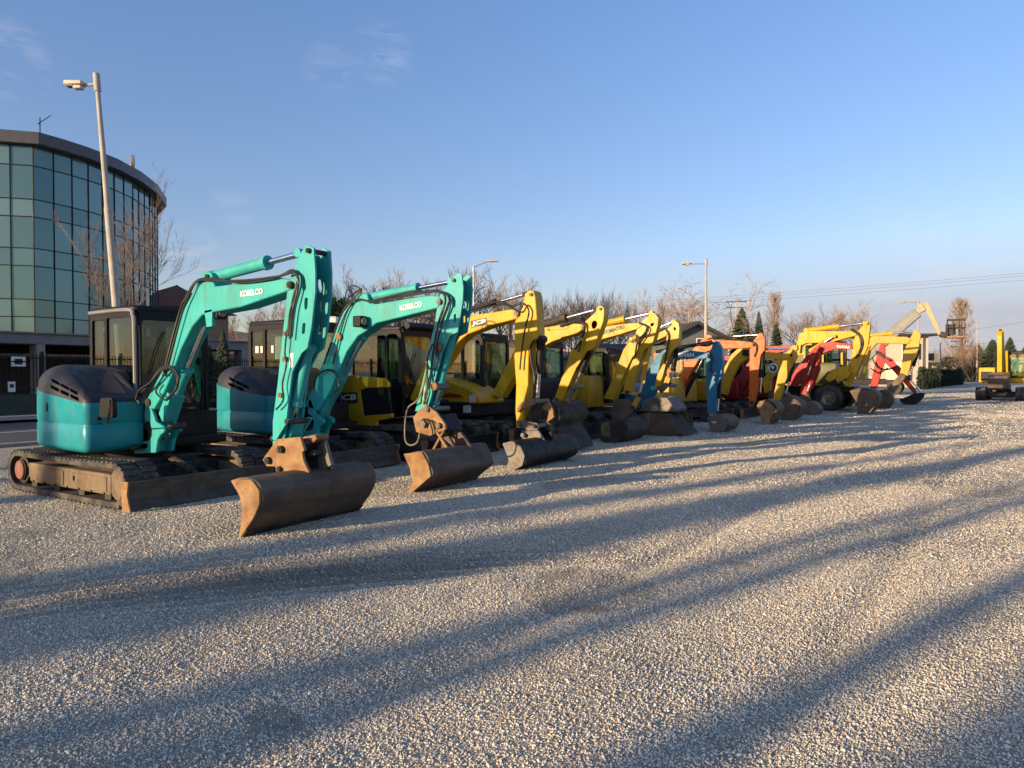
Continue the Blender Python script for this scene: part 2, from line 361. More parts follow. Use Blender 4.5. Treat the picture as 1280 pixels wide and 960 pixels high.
        for sy in (-1, 1): g.box(xm2-.1, xm2+.32, ym+sy*.36-.07, ym+sy*.36+.07, zb+.4, zb+.66).cyl((xm2+.25, ym+sy*.36, zb+.64), (xm2+.3, ym+sy*.34, zb+.86), .02, .03, 8)
        g.box(x1-.14, x1-.06, y0+.07, y0+.22, zb+.7, zb+.92)
        g.build('control_console', SEATM, cab, .015)
        if vest: G().box(xm2-.3, xm2-.22, y1-.25, y1-.1, zb+.75, zb+1.05).build('safety_vest', HIVIS, cab, .02)
        if trim:
            G().tube([(x0+.03, y0-.012, zt-.03), (x1-.16, y0-.012, zt-.025), (x1-.03, y0-.012, zt-.10), (x1+.005, y0-.012, zt-.3), (x1+slope*.6, y0-.012, zb+.4)], .027, 8, 6).build('cab_pillar_trim', trim, cab)
        if stickers:
            g = G()
            for (u, w, a, b) in stickers: g.box(u-a/2, u+a/2, y0+.012, y0+.016, w-b/2, w+b/2)
            g.build('sticker', STICK, cab)
        G().tube([(x1+.02, y0+.2, zs-.05), (x1+.022, y0+.3, zs+.3), (x1+.02, y0+.42, zs+.55)], .008, 5, 3).build('wiper', BLACK, cab)
        # hand rail, mirror
        G().tube([(x1+.06, y0+.02, zb+.55), (x1+.10, y0+.02, zb+.7), (x1+.08, y0+.02, zt-.35), (x1+.02, y0+.02, zt-.25)], .013, 6, 4).build('grab_rail', BLACK, cab)
        return cab
    def cast(s, o, pts):      # points of a surface met by sight lines
        me = o.data; bv = BVHTree.FromPolygons([v.co.copy() for v in me.vertices], [tuple(p.vertices) for p in me.polygons])
        org = Vector((-s.x, -s.y, CAMZ)); out = []
        for px, py in pts:
            h = bv.ray_cast(org, Vector(ray(px, py)).normalized())
            out.append((h[0], h[1]) if h[0] is not None else None)
        return out
    def decal(s, o, quads, name, mat, th=.006):
        g = G(); ok = False
        for q in quads:
            H = s.cast(o, q)
            if any(h is None for h in H): continue
            A = [g.bm.verts.new(p+n*th) for p, n in H]; B = [g.bm.verts.new(p-n*.01) for p, n in H]; k = len(A)
            fs = [g.bm.faces.new(A), g.bm.faces.new(B[::-1])]+[g.bm.faces.new((A[i], B[i], B[(i+1) % k], A[(i+1) % k])) for i in range(k)]
            bmesh.ops.recalc_face_normals(g.bm, faces=fs); ok = True
        if ok: return g.build(name, mat, o, 0, 0)
        g.bm.free()
    def pins(s, L, mat=STEEL):
        for px, py, Y, r, w in L:
            c = s.p3(px, py, Y-w/2); r = r*.8
            G().cyl(c-Vector((0, .006, 0)), c+Vector((0, w+.012, 0)), r, n=14).cyl(c-Vector((0, .016, 0)), c-Vector((0, .005, 0)), r*.55, n=10).build('pin', mat, s.root, .004)

def teal_house(m, ox, oy):
    """rounded counterweight with black bonnet; ox, oy = centre offset of local frame"""
    pl = round_poly([(-1.08, -.96, .62), (.60, -.96, .10), (.66, -.26, .08), (.10, -.12, .05), (.0, .97, .1), (-1.08, .97, .6)], .05, 8)
    ze = lambda x: 1.22+.19*max(0, min(1, (-x+.45)/1.35))**1.3
    c = (-.42, -.3)
    def ins(p, d, k): v = Vector(p)-Vector(c); l = v.length; return Vector(c)+v*(1-d/l)
    rings = []
    for zz, d in ((.60, .10), (.63, .035), (.68, .0), (.93, .0), (.945, .012), (.96, .012), (.975, .0)):
        rings.append([(*ins(p, d, 0), zz) for p in pl])
    rings.append([(*ins(p, .0, 0), ze(p[0])) for p in pl]); rings.append([(*ins(p, .05, 0), ze(p[0])+.004) for p in pl])
    m.cw = G().loft(rings).build('counterweight', TEALB, m.root, .006)
    rings = []; zt = 1.70
    for t in np.linspace(0, 1, 9):
        f = math.sin(t*math.pi/2)**.9; d = .012+.34*(1-math.cos(t*math.pi/2))
        rings.append([(*ins(p, d, 0), ze(p[0])+(zt-.50*max(0, p[0]+.2)**1.5-ze(p[0]))*f) for p in pl])
    return G().loft(rings, True, True).build('bonnet', BONNET, m.root, 0, 50)

def kingpost(m, outline, Y, th, mat):
    return m.prism('swing_post', outline, Y, th, mat, .015, .03)

# ---- machine 1: nearest teal
m1 = Mach('excavator', 'nearest teal mini excavator at the left end, with curved rusty grading bucket', -9.62, 5.38)
M = m1
M.tracks(-1.47, 1.52, 1.56, .40, .275)
M.blade(1.60, 1.96, .34)
bon = teal_house(M, 0, 0)
rows = []
for (a, b, c, d) in (((64, 473), (98, 491), 5.0, 0), ((63, 481), (100, 498), 5.2, 0), ((63, 489), (103, 505), 5.0, 0)):
    L = 3
    for k in range(L):
        t0 = k/L+.03; t1 = (k+1)/L-.06
        x0 = a[0]+(b[0]-a[0])*t0; y0 = a[1]+(b[1]-a[1])*t0; x1 = a[0]+(b[0]-a[0])*t1; y1 = a[1]+(b[1]-a[1])*t1
        rows.append([(x0, y0), (x1, y1), (x1+1, y1+c*.8), (x0+1, y0+c*.8)])
M.decal(bon, rows, 'vent_slot', GAPSHADE, .014)
stk = [(-.75, 2.2, .05, .06), (-.62, 1.55, .08, .14), (-.5, 1.45, .05, .06), (-.95, 1.5, .05, .07), (-.40, 1.36, .06, .09)]
M.cab(-1.02, .16, -.10, .98, .72, 2.47, BLACKP, GREYT, BLACK, .36, 1.62, [(x+.12, z, a, b) for x, z, a, b in stk])
G().box(-.2, .62, -.2, .97, .60, .72).box(.05, .42, .2, .96, .63, 1.05).build('cab_floor', BLACK, M.root, .02)
SP = [(181.5, 502), (186, 502), (187, 506), (191.5, 518), (194, 527), (199, 530), (205, 534), (205, 540), (200, 544), (196.5, 551), (194.5, 566), (168, 567.5), (167, 562), (170, 553), (185, 551), (189, 546), (189.5, 538), (187, 528), (182, 527), (180, 522), (181, 513), (181, 506)]
sp = M.prism('swing_post', SP, 5.10, .05, TEAL, .012, .02); M.prism('side_cheek', SP, 5.31, .05, TEAL, .012, .02, Yp=5.10, parent=sp)
M.prism('foot_block', [(171, 566), (170, 556), (194, 553), (193, 565)], 5.15, .16, TEAL, .012, parent=sp); M.prism('slot', [(173, 555), (184, 554), (184, 560), (174, 561)], 5.094, .012, GAPSHADE, 0, .03, parent=sp)
sm_ = M.prism('swing_mount', [(169, 533), (188, 530), (192, 550), (170, 553)], 5.20, .34, TANP, .03, .04)
c_ = M.p3(181, 543, 5.19); G().cyl(c_, c_+Vector((0, .02, 0)), .062, n=20).build('pin_bore', GAPSHADE, sm_)
M.cylinder('swing_cylinder', (135, 556), (169, 559), 4.98, .05, STEEL, .42, .022)
b1 = M.prism('boom', [(180, 506), (187, 492), (205, 459), (226, 394), (236, 374), (247, 352), (249, 345), (258, 339), (264, 341), (268, 358), (336, 349), (350, 347), (362, 349), (367, 355), (362, 363), (300, 384), (267, 390), (252, 394), (240, 408), (226, 436), (214, 470), (204, 492), (192, 512)], 5.10, .26, TEAL, .014)
M.prism('boom_lug', [(255, 388), (265, 386), (265, 408), (258, 409)], 5.10, .05, TEAL, .006, parent=b1)
M.text('KOBELCO', (301, 371.5), (329, 367.5), 7.5, 5.10, LETW, b1, .035, 0)
M.hose([(204, 470), (224, 392), (233, 372), (244, 353), (262, 348), (300, 353), (345, 347), (366, 338), (372, 352), (364, 385), (360, 420)], 5.07, .016)
M.hose([(206, 470), (227, 393), (236, 370), (247, 351), (270, 351), (310, 350), (350, 345), (369, 341), (373, 356), (366, 388), (362, 424)], 5.05, .012)
M.hose([(359, 412), (356, 440), (358, 455), (353, 480), (354, 500), (345, 512)], 5.06, .010)
M.hose([(175, 505), (172, 495), (186, 482), (200, 462), (212, 458), (222, 470), (220, 486), (208, 500)], 5.02, .018)
M.hose([(170, 500), (174, 488), (188, 478), (203, 462), (217, 461), (224, 474)], 4.99, .014)
M.hose([(200, 480), (195, 490), (206, 500), (212, 496)], 5.06, .012)
M.cylinder('arm_cylinder', (264, 347), (377, 317), 5.23, .068, TEAL, .65, .034)
M.cylinder('boom_cylinder', (204, 533), (258, 400), 5.27, .075, TEAL, .55, .036)
M.prism('cylinder_guard', [(198, 517), (208, 488), (213, 496), (203, 528)], 5.14, .2, TEAL, .008)
A1 = [(341, 557), (341, 527), (347, 480), (351, 440), (356, 395), (359, 365), (365, 340), (368, 337), (375, 317), (384, 306), (392, 310), (394, 340), (394, 365), (389, 410), (384, 435), (377, 441), (365, 465), (360, 505), (356, 545), (350, 557)]
H1 = [[(376, 346), (381, 346), (383, 361), (379, 365), (376, 355)], [(381, 372), (385, 372), (384, 386), (381, 388), (380, 380)], [(378, 404), (382, 403), (381, 417), (377, 418)]]
a1 = M.prism('arm', [(341.5, 556), (342, 527), (348, 480), (352, 440), (357, 395), (360, 365), (366, 342), (372, 326), (377, 314), (379, 320), (376, 345), (375, 365), (374, 410), (373, 437), (372, 443), (364, 465), (359, 505), (355, 545), (349, 556)], 5.135, .19, TEAL, .006)
M.prism('arm_side_plate', A1, 5.11, .024, TEAL, parent=a1, holes=H1); M.prism('arm_side_plate', A1, 5.326, .024, TEAL, parent=a1, holes=H1, Yp=5.11)
M.cylinder('bucket_cylinder', (386, 436), (366, 525), 5.24, .058, TEAL, .78, .03)
M.pins([(384, 313, 5.23, .035, .3), (361, 356, 5.23, .05, .32), (358, 527, 5.19, .04, .26), (340, 548, 5.23, .035, .32), (258, 346, 5.23, .04, .3), (212, 533, 5.25, .05, .2), (184, 503, 5.23, .06, .30)])
M.prism('bucket_link', [(355, 523), (361, 524), (344, 552), (339, 548)], 5.06, .03, TEAL, .005, .02)
M.prism('bucket_link', [(355, 523), (361, 524), (344, 552), (339, 548)], 5.37, .03, TEAL, .005, .02, Yp=5.06)
M.prism('link_rod', [(362, 528), (367, 530), (361, 552), (355, 551)], 5.16, .16, TEAL, .01)
def coupler1(Y): return [(328, 575), (331, 570), (346, 549), (375, 546), (380, 563), (377, 566), (379, 576), (386, 590), (384, 594), (347, 591), (343, 583), (333, 583)]
M.prism('quick_coupler', coupler1(0), 5.0, .04, RUSTL, .008)
M.prism('quick_coupler', coupler1(0), 5.30, .04, RUSTG, .008, Yp=5.0)
M.prism('coupler_block', [(350, 553), (378, 549), (384, 554), (372, 566), (368, 580), (350, 580)], 5.045, .31, STEEL, .015)
M.prism('coupler_hook', [(376, 547), (393, 543), (396, 549), (388, 556), (377, 555)], 5.12, .18, RUSTL, .012)
M.prism('coupler_hook', [(379, 565), (391, 562), (394, 569), (384, 572)], 5.12, .18, STEEL, .012)
M.prism('bucket_ear', [(372, 556), (383, 552), (392, 585), (376, 594)], 5.24, .05, RUSTG, .008, Yp=5.0)
M.pins([(349, 562, 5.18, .05, .44), (333, 576, 5.18, .05, .44), (347, 587, 5.18, .04, .44)], STEEL)
M.bucket([(291, 600, .04), (300, 598, .04), (318, 600), (327, 613), (327, 630), (319, 648), (300, 676), (306, 645), (303, 620)], [(291, 600), (300, 597), (318, 600), (327, 613), (327.5, 630), (319.5, 648), (301, 675)], 4.36, 5.88)
M.prism('sticker', [(362.5, 442), (367, 441), (366, 459), (361.5, 460)], 5.106, .004, STICK, 0)
for q in ((357.5, 417), (356, 449), (350.5, 494)):
    c_ = M.p3(*q, 5.09); G().box(c_.x-.03, c_.x+.03, c_.y-.015, c_.y+.02, c_.z-.025, c_.z+.025).cyl((c_.x, c_.y-.02, c_.z), (c_.x, c_.y, c_.z), .014, n=8).build('hose_clamp', TANP, a1, .004)
# side mirror and work light
mq = M.P([(128, 497), (143, 497), (144, 522), (127, 522)], 4.5); my = 4.5-M.y
G().prism(round_poly(mq, .045), my-.03, my+.03).tube([M.p3(137, 500, 4.46), M.p3(136, 515, 4.45), M.p3(135, 526, 4.5), M.p3(131, 530, 4.62)], .011, 6, 4).build('mirror', BLACK, M.root, .012)
M.decal(M.cw, [[(122, 521), (127, 521), (127, 530), (122, 530)]], 'latch', BLACK, .006); M.decal(M.cw, [[(58, 504), (60, 504), (60, 514), (58, 514)]], 'latch', BLACK, .006)
def worklight(M, px, py, Y, parent, s=.07):
    c = M.p3(px, py, Y)
    o = G().box(c.x-s, c.x+s, c.y-s*.9, c.y+s*.9, c.z-s, c.z+s).build('work_light', BLACKP, parent, .015)
    G().cyl((c.x+s, c.y, c.z), (c.x+s+.012, c.y, c.z), s*.7, n=18).build('lens', GREYT, o, .003)
worklight(M, 273, 391, 5.2, b1, .075)

# ---- machine 2: second teal
m2 = Mach('excavator', 'second teal mini excavator, with lamp on its boom side and squared rusty bucket', -9.93, 8.28); M = m2
M.tracks(-1.47, 1.52, 1.56, .40, .275); M.blade(1.60, 1.96, .34)
bon = teal_house(M, 0, 0)
rows = []
for (a, b) in (((286, 471), (312, 484)), ((285, 478), (315, 490)), ((286, 485), (316, 496))):
    for k in range(3):
        t0 = k/3+.03; t1 = (k+1)/3-.06
        x0 = a[0]+(b[0]-a[0])*t0; y0 = a[1]+(b[1]-a[1])*t0; x1 = a[0]+(b[0]-a[0])*t1; y1 = a[1]+(b[1]-a[1])*t1
        rows.append([(x0, y0), (x1, y1), (x1+1, y1+3.4), (x0+1, y0+3.4)])
M.decal(bon, rows, 'vent_slot', GAPSHADE, .014)
M.cab(-1.02, .16, -.10, .98, .72, 2.47, BLACKP, None, BLACKP, .36, 1.62, [(-.8, 2.0, .09, .12), (-.66, 2.0, .09, .12), (-.78, 1.55, .08, .12), (-.5, 1.5, .08, .16), (-.38, 2.0, .06, .13)])
G().box(-.2, .62, -.2, .97, .60, .72).box(.05, .42, .2, .96, .63, 1.05).build('cab_floor', BLACK, M.root, .02)
SP2 = [((x-186)*.8+389, (y-502)*.8+499) for x, y in SP]
sp = M.prism('swing_post', SP2, 8.0, .05, TEAL, .012, .02); M.prism('side_cheek', SP2, 8.21, .05, TEAL, .012, .02, Yp=8.0, parent=sp)
M.prism('foot_block', [(377, 550), (376, 542), (395, 540), (394, 549)], 8.05, .16, TEAL, .012, parent=sp)
b2 = M.prism('boom', [(380, 508), (388, 492), (402, 456), (419, 410), (429, 390), (437, 380), (444, 370), (447, 366), (454, 366), (459, 367), (461, 379), (475, 379), (510, 372), (540, 369), (549, 370), (552, 376), (547, 385), (507, 395), (470, 404), (454, 416), (447, 420), (433, 440), (424, 462), (412, 490), (398, 514)], 8.0, .26, TEAL, .014)
M.text('KOBELCO', (500.5, 388.5), (527.5, 383.5), 7, 8.0, LETW, b2, .035)
worklight(M, 450, 402, 7.9, b2, .085)
M.cylinder('arm_cylinder', (459, 372), (565, 352), 8.13, .066, TEAL, .62, .034)
M.cylinder('boom_cylinder', (402, 520), (452, 422), 8.15, .07, TEAL, .5, .034)
M.prism('cylinder_guard', [(397, 508), (402, 489), (410, 497), (403, 519)], 8.04, .16, TEAL, .008)
A2 = [(519, 514), (521, 505), (527, 482), (532, 460), (537, 432), (544, 402), (547, 380), (550, 368), (560, 355), (564, 349), (572, 341), (577, 343), (579, 360), (578, 378), (572, 415), (562, 420), (553, 440), (545, 470), (538, 500), (533, 514)]
H2 = [[(564, 372), (567, 370), (570, 376), (569, 385), (565, 383)], [(567, 393), (570, 392), (570, 402), (567, 403)]]
a2 = M.prism('arm', [(520, 513), (522, 505), (528, 482), (533, 460), (538, 432), (545, 402), (548, 380), (553, 368), (561, 357), (566, 350), (565, 360), (562, 385), (560, 415), (555, 425), (549, 445), (544, 470), (537, 500), (532, 513)], 8.035, .19, TEAL, .006)
M.prism('arm_side_plate', A2, 8.01, .024, TEAL, parent=a2, holes=H2); M.prism('arm_side_plate', A2, 8.226, .024, TEAL, parent=a2, holes=H2, Yp=8.01)
M.cylinder('bucket_cylinder', (567, 415), (544, 505), 8.14, .055, TEAL, .72, .03)
M.hose([(416, 455), (430, 400), (442, 375), (452, 361), (435, 372)], 7.96, .013)
M.hose([(405, 455), (424, 400), (434, 382), (448, 374), (470, 377), (520, 366), (548, 364), (557, 375), (549, 400), (543, 430), (538, 470)], 7.95, .015)
M.hose([(462, 378), (520, 368), (545, 363), (561, 373), (553, 400), (546, 430), (545, 445)], 7.93, .015)
M.hose([(465, 376), (515, 364), (530, 366), (552, 365), (556, 380), (548, 405)], 7.92, .013)
M.hose([(440, 375), (433, 376), (433, 364), (442, 357), (452, 362)], 7.96, .010)
M.hose([(392, 488), (396, 470), (410, 462), (420, 468), (424, 482), (418, 490)], 7.93, .017)
M.hose([(540, 430), (548, 440), (545, 458), (538, 462), (534, 450), (540, 432)], 7.95, .012)
M.hose([(534, 455), (530, 480), (522, 500), (509, 512), (506, 545), (511, 556), (522, 552), (526, 530)], 7.93, .013, mk('pale_hose', (.20, .17, .13), None, .6))
for k in range(4): M.hose([(536-k, 458+k*2), (530+k*2, 478+k), (528+k*3, 492), (526+k*2, 505)], 7.95-.01*k, .011, BRASS if k == 1 else HOSE)
M.hose([(525, 530), (529, 524), (536, 526), (540, 536), (541, 544)], 7.84, .012); M.hose([(531, 535), (534, 526), (540, 527), (545, 536)], 7.84, .012)
M.prism('tilt_coupler', [(532, 506), (545, 515), (556, 530), (557, 537), (537, 545), (520, 540), (516, 522), (522, 514)], 7.88, .05, RUSTL, .008)
M.prism('coupler_block', [(528, 524), (552, 518), (562, 538), (552, 546), (536, 545)], 7.94, .34, BLACK, .015)
M.pins([(533, 512, 8.1, .045, .5), (528, 530, 8.08, .06, .5), (547, 532, 8.08, .05, .5), (566, 350, 8.13, .035, .3), (548, 377, 8.13, .05, .32), (545, 484, 8.1, .05, .24)], RUSTG)
G().cyl(M.p3(545, 538, 7.9), M.p3(560, 562, 7.75), .022).cyl(M.p3(555, 538, 7.9), M.p3(542, 562, 7.75), .02).build('tilt_cylinder', RUSTL, M.root, .003)
for q, yy, rr in (((423.5, 421), 7.97, .06), ((547, 434), 7.97, .07), ((543, 483), 7.98, .06)):
    c_ = M.p3(*q, yy); G().cyl((c_.x, c_.y-.02, c_.z), (c_.x, c_.y+.03, c_.z), rr, n=16).build('hose_bracket', RUSTL, M.root, .004)
M.bucket([(506, 567), (529, 565), (537, 580), (540, 595), (510, 621), (517, 602), (514, 585)], [(508, 567), (529, 564.5), (537.5, 580), (540.5, 595), (525, 608), (510.5, 620.5)], 7.12, 8.5, r=.01)
M.prism('bucket_ear', [(560, 545), (575, 540), (590, 560), (585, 567), (562, 566)], 8.1, .06, RUST, .008); M.prism('bucket_ear', [(550, 548), (560, 545), (572, 566), (550, 568)], 7.85, .06, RUST, .008)

# ---- generic heavier bodies
def plain_house(m, x0, x1, w, z0, z1, mat, cw=None, r=.35, top=.12, cwm=None):
    pl = round_poly([(x0, -w/2, r), (x1, -w/2, .08), (x1, w/2, .08), (x0, w/2, r)], .05, 6)
    c = Vector(((x0+x1)/2, 0)); ins = lambda p, k: tuple(c+(Vector(p)-c)*k)
    G().loft([[(*ins(p, .97), z0) for p in pl], [(*p, z0+.05) for p in pl], [(*p, z1-top) for p in pl], [(*ins(p, .975), z1-top*.4) for p in pl], [(*ins(p, .9), z1) for p in pl]]).build('engine_house', mat, m.root, .008)

# ---- machine 3: yellow and black, upright arm
m3 = Mach('excavator', 'yellow and black excavator with upright arm and shiny new black bucket', -9.75, 10.75); M = m3
M.tracks(-1.55, 1.6, 1.75, .45, .31, STEEL, 1); M.blade(1.75, 2.2, .38, BLACK)
plain_house(M, -1.35, .35, 2.1, .72, 1.45, BLACK, r=.3)
side = M.prism('side_panel', [(414, 500), (420, 474), (437, 469), (480, 473), (486, 479), (486, 484), (460, 484.5), (450, 488), (452, 505), (454, 520), (490, 517), (490, 522), (471, 526), (470, 534), (414, 533)], 9.66, .06, YEL, .01)
M.text('JCB', (423, 503), (445.5, 502), 9.5, 9.655, LETW, side, .03, .12, back=LETD)
M.text('7', (432, 530), (437, 530), 6, 9.655, LETW, side, .03, 0, back=LETD)
M.prism('louvre_panel', [(451, 488), (486, 484.5), (489, 516), (455, 519)], 9.68, .04, BLACK, .006)
cx1 = onY(501, 430, 10.35)[0]-M.x
cy1 = onX(543, 430, cx1+M.x)[0]-M.y
M.cab(cx1-1.35, cx1, 10.35-M.y, cy1, .78, 2.46, BLACK, None, NEWBLK, .72, 1.42, vest=True, lod=1)
G().cyl((cx1+.07, -.3, 2.50), (cx1+.07, .62, 2.50), .07, n=16).build('sun_visor', NEWBLK, M.root, .005)
b3 = M.prism('boom', [(512, 499), (530, 456), (548, 420), (562, 402), (580, 395), (618, 390), (635, 387), (644, 386), (649, 391), (647, 398), (640, 400), (616, 406), (584, 418), (572, 428), (556, 452), (537, 482), (522, 506)], 10.4, .30, YEL, .016)
M.text('JCB', (590, 408.5), (608, 404.5), 6.2, 10.4, LETW, b3, .04, .12, back=LETD)
M.cylinder('arm_cylinder', (575, 391), (657, 368), 10.55, .06, BLACK, .55, .034)
M.hose([(580, 390), (600, 381), (625, 377), (640, 383), (652, 378)], 10.36, .02); M.hose([(582, 392), (610, 384), (632, 381), (648, 389), (655, 380), (661, 390), (656, 412), (652, 440), (650, 462)], 10.34, .016)
a3 = M.prism('arm', [(645, 535), (645, 524), (644, 511), (645, 481), (643, 455), (643, 404), (648, 390), (655, 375), (656, 367), (662, 362), (667, 364), (669, 371), (671, 395), (672, 421), (665, 429), (661, 436), (660, 481), (654, 505), (654, 535)], 10.42, .26, YEL, .014)
M.cylinder('bucket_cylinder', (677, 424), (671, 505), 10.58, .075, BLACK, .52, .036)
M.hose([(668, 425), (663, 434), (664, 450), (668, 470), (667, 500)], 10.4, .02)
M.prism('bucket_link', [(645, 511), (652, 502), (666, 498), (670, 501), (668, 506), (655, 510), (647, 516)], 10.36, .04, RUSTL, .006); M.prism('bucket_link', [(668, 498), (674, 506), (665, 528), (656, 528)], 10.5, .2, STEEL, .01)
M.prism('quick_coupler', [(645, 526), (652, 525), (671, 529), (674, 534), (671, 538), (660, 538), (648, 533)], 10.34, .05, RUSTG, .006); M.prism('quick_coupler', [(645, 526), (652, 525), (671, 529), (674, 534), (671, 538), (660, 538), (648, 533)], 10.72, .05, RUSTG, .006, Yp=10.34)
M.prism('bucket_ear', [(652, 538), (672, 537), (684, 556), (674, 559), (652, 548)], 10.38, .05, RUSTG, .008); M.prism('bucket_ear', [(675, 535), (690, 538), (690, 562), (682, 560)], 10.6, .06, NEWBLK, .008)
M.pins([(649, 531, 10.55, .045, .5), (667, 533, 10.55, .045, .5), (653, 544, 10.55, .05, .5), (668, 502, 10.5, .045, .45), (663, 368, 10.55, .04, .32), (645, 392, 10.55, .06, .36)], RUSTG)
M.prism('curved_rib', [(676, 510), (684, 500), (691, 512), (692, 522), (683, 528), (686, 515)], 10.62, .05, RUSTL, .006)
M.bucket([(629, 554), (641, 551), (651, 556), (657, 570), (654, 582), (631, 594), (637, 575)], [(632, 553), (641, 551), (651, 556), (657, 570), (654, 582), (631, 593)], 9.62, 11.42, NEWBLK, RUSTG)

# ---- machine 4: yellow bonnet with red stripe
m4 = Mach('excavator', 'yellow mini excavator with red striped bonnet, its rusty bucket curled in', -9.6, 13.3); M = m4
M.tracks(-1.4, 1.5, 1.56, .40, .275, STEEL, 1); M.blade(1.7, 1.96, .40, STEEL)
G().box(-1.2, .5, -.95, .95, .6, .96).build('house_base', BLACK, M.root, .05)
bn = M.prism('bonnet', [(530, 505), (538, 470), (556, 474), (575, 480), (592, 489), (600, 500), (600, 505)], 12.38, .95, YEL, .05)
M.prism('stripe', [(548, 497), (560, 491), (574, 493), (580, 497)], 12.375, .01, RED, .001, parent=bn)
M.text('804', (549, 503.5), (561, 503.2), 4, 12.375, LETD, bn, .03)
M.prism('sticker', [(586, 494), (594, 493), (595, 502), (587, 503)], 12.375, .008, STICK, 0, parent=bn); M.prism('sticker', [(579, 507), (588, 507), (588, 516), (579, 516)], 12.34, .02, STICK, 0, parent=bn)
cx1 = onY(603, 440, 13.0)[0]-M.x; cy1 = onX(636, 440, cx1+M.x)[0]-M.y
M.cab(cx1-1.25, cx1, 13.0-M.y, cy1, .75, 2.44, BLACKP, None, BLACKP, .55, 1.55, lod=1)
b4 = M.prism('boom', [(614, 494), (643, 438), (655, 420), (668, 411), (690, 408), (715, 404), (727, 405), (729, 411), (722, 416), (690, 427), (672, 437), (660, 448), (643, 470), (626, 498)], 12.95, .26, YEL, .014)
M.text('8060', (684, 414), (698, 411.5), 3.6, 12.95, LETD, b4, .03)
G().box(0, 0, 0, 0, 0, 0).build('tmp', YEL).name = 'tmp'
bpy.data.objects.remove(bpy.data.objects['tmp'])
M.cylinder('arm_cylinder', (668, 408), (746, 387), 13.08, .075, STEEL, .52, .034)
M.hose([(700, 408), (716, 402), (727, 402), (731, 412), (726, 425), (719, 437)], 12.9, .022); M.hose([(705, 406), (720, 401), (730, 405), (728, 420), (723, 440)], 12.88, .018)
M.prism('hose_guard', [(683, 410), (700, 406), (711, 408), (709, 411), (690, 413)], 12.94, .24, YEL, .006)
a4 = M.prism('arm', [(690, 504), (695, 493), (701, 476), (707, 460), (713, 439), (726, 430), (729, 415), (730, 403), (735, 399), (745, 390), (746, 384), (750, 382), (754, 384), (755, 389), (754, 401), (749, 415), (742, 434), (738, 437), (733, 439), (720, 460), (712, 478), (707, 490), (699, 506)], 12.97, .22, YEL, .012,
   holes=[[(740, 402), (744, 400), (747, 404), (745, 410), (741, 412), (739, 407)]])
M.cylinder('bucket_cylinder', (737, 440), (716, 488), 13.1, .06, BLACK, .5, .034)
M.prism('bucket_link', [(716, 480), (721, 481), (712, 500), (706, 498)], 12.93, .05, RUSTG, .006); M.prism('bucket_link', [(706, 500), (711, 498), (712, 512), (708, 516), (704, 510)], 12.92, .05, RUSTL, .006)
M.pins([(693, 500, 13.08, .06, .4), (716, 484, 13.08, .05, .4), (708, 512, 13.08, .06, .4), (728, 409, 13.08, .06, .3), (750, 386, 13.08, .04, .28)], RUSTG)
M.bucket([(672, 512), (678, 504), (690, 502), (700, 510), (702, 522), (694, 534), (702, 548), (708, 562), (690, 556), (676, 540)], [(672, 514), (679, 504), (690, 502.5), (700, 511), (702, 523), (696, 534), (702, 548), (708, 562)], 12.35, 13.5, STEEL, STEEL)

# ---- machine 5: yellow, lettered boom
m5 = Mach('excavator', 'yellow midi excavator with dark lettering along its boom and long leaning arm', -9.3, 15.55); M = m5
M.tracks(-1.5, 1.5, 1.6, .42, .28, STEEL, 1); M.blade(1.7, 2.0, .36, STEEL)
plain_house(M, -1.25, .4, 1.95, .65, 1.45, BLACK, r=.4)  # yellow machine's house set black: the shade over it is put into the colour
cx1 = .22
M.cab(-1.0, .22, -.15, .98, .75, 2.38, BLACKP, None, BLACKP, .45, 1.5, lod=1)
b5 = M.prism('boom', [(698, 502), (716, 455), (732, 422), (748, 409), (781, 404.5), (800, 403), (803, 406), (797, 411), (775, 418), (753, 424), (742, 432), (728, 458), (710, 506)], 15.1, .26, YEL2, .014)
M.text('KOMATSU', (754.5, 418.5), (781, 410.5), 5, 15.1, LETD, b5, .05)
M.cylinder('arm_cylinder', (748, 406), (815, 391.5), 15.22, .075, YEL2, .5, .034)
a5 = M.prism('arm', [(776, 492), (779, 489), (781, 478), (789, 455), (796, 439), (798, 431), (794, 425), (796, 412), (803, 402), (811, 394), (815, 391), (819, 392), (823, 398), (822, 407), (816, 427), (812, 432), (805, 437), (801, 448), (793, 470), (787, 492)], 15.12, .22, YEL2, .012,
   holes=[[(813, 405), (816, 403), (818, 405), (816, 408), (813, 408)]])
M.cylinder('bucket_cylinder', (812, 434), (799, 493), 15.24, .055, YEL2, .68, .032)
M.prism('bucket_link', [(782, 488), (800, 492), (799, 496), (782, 492)], 15.1, .06, YEL2, .006); M.prism('bucket_link', [(788, 508), (795, 496), (800, 498), (793, 511)], 15.1, .06, YEL2, .006)
M.hose([(799, 404), (808, 408), (806, 416), (797, 428), (794, 445)], 15.07, .02); M.hose([(802, 404), (810, 409), (809, 416), (798, 432)], 15.05, .016)
M.bucket([(752, 530), (768, 524), (782, 528), (786, 540), (775, 553), (756, 556), (748, 545)], [(752, 530), (768, 524), (781, 528), (786, 540), (776, 552), (756, 556)], 14.75, 15.9, STEEL, STEEL)
M.prism('bucket_ear', [(766, 500), (786, 498), (790, 515), (776, 528), (764, 522)], 15.2, .06, RUST, .006)
M.pins([(783, 490, 15.2, .05, .34), (799, 494, 15.2, .05, .34), (790, 509, 15.2, .05, .34)], STEEL)

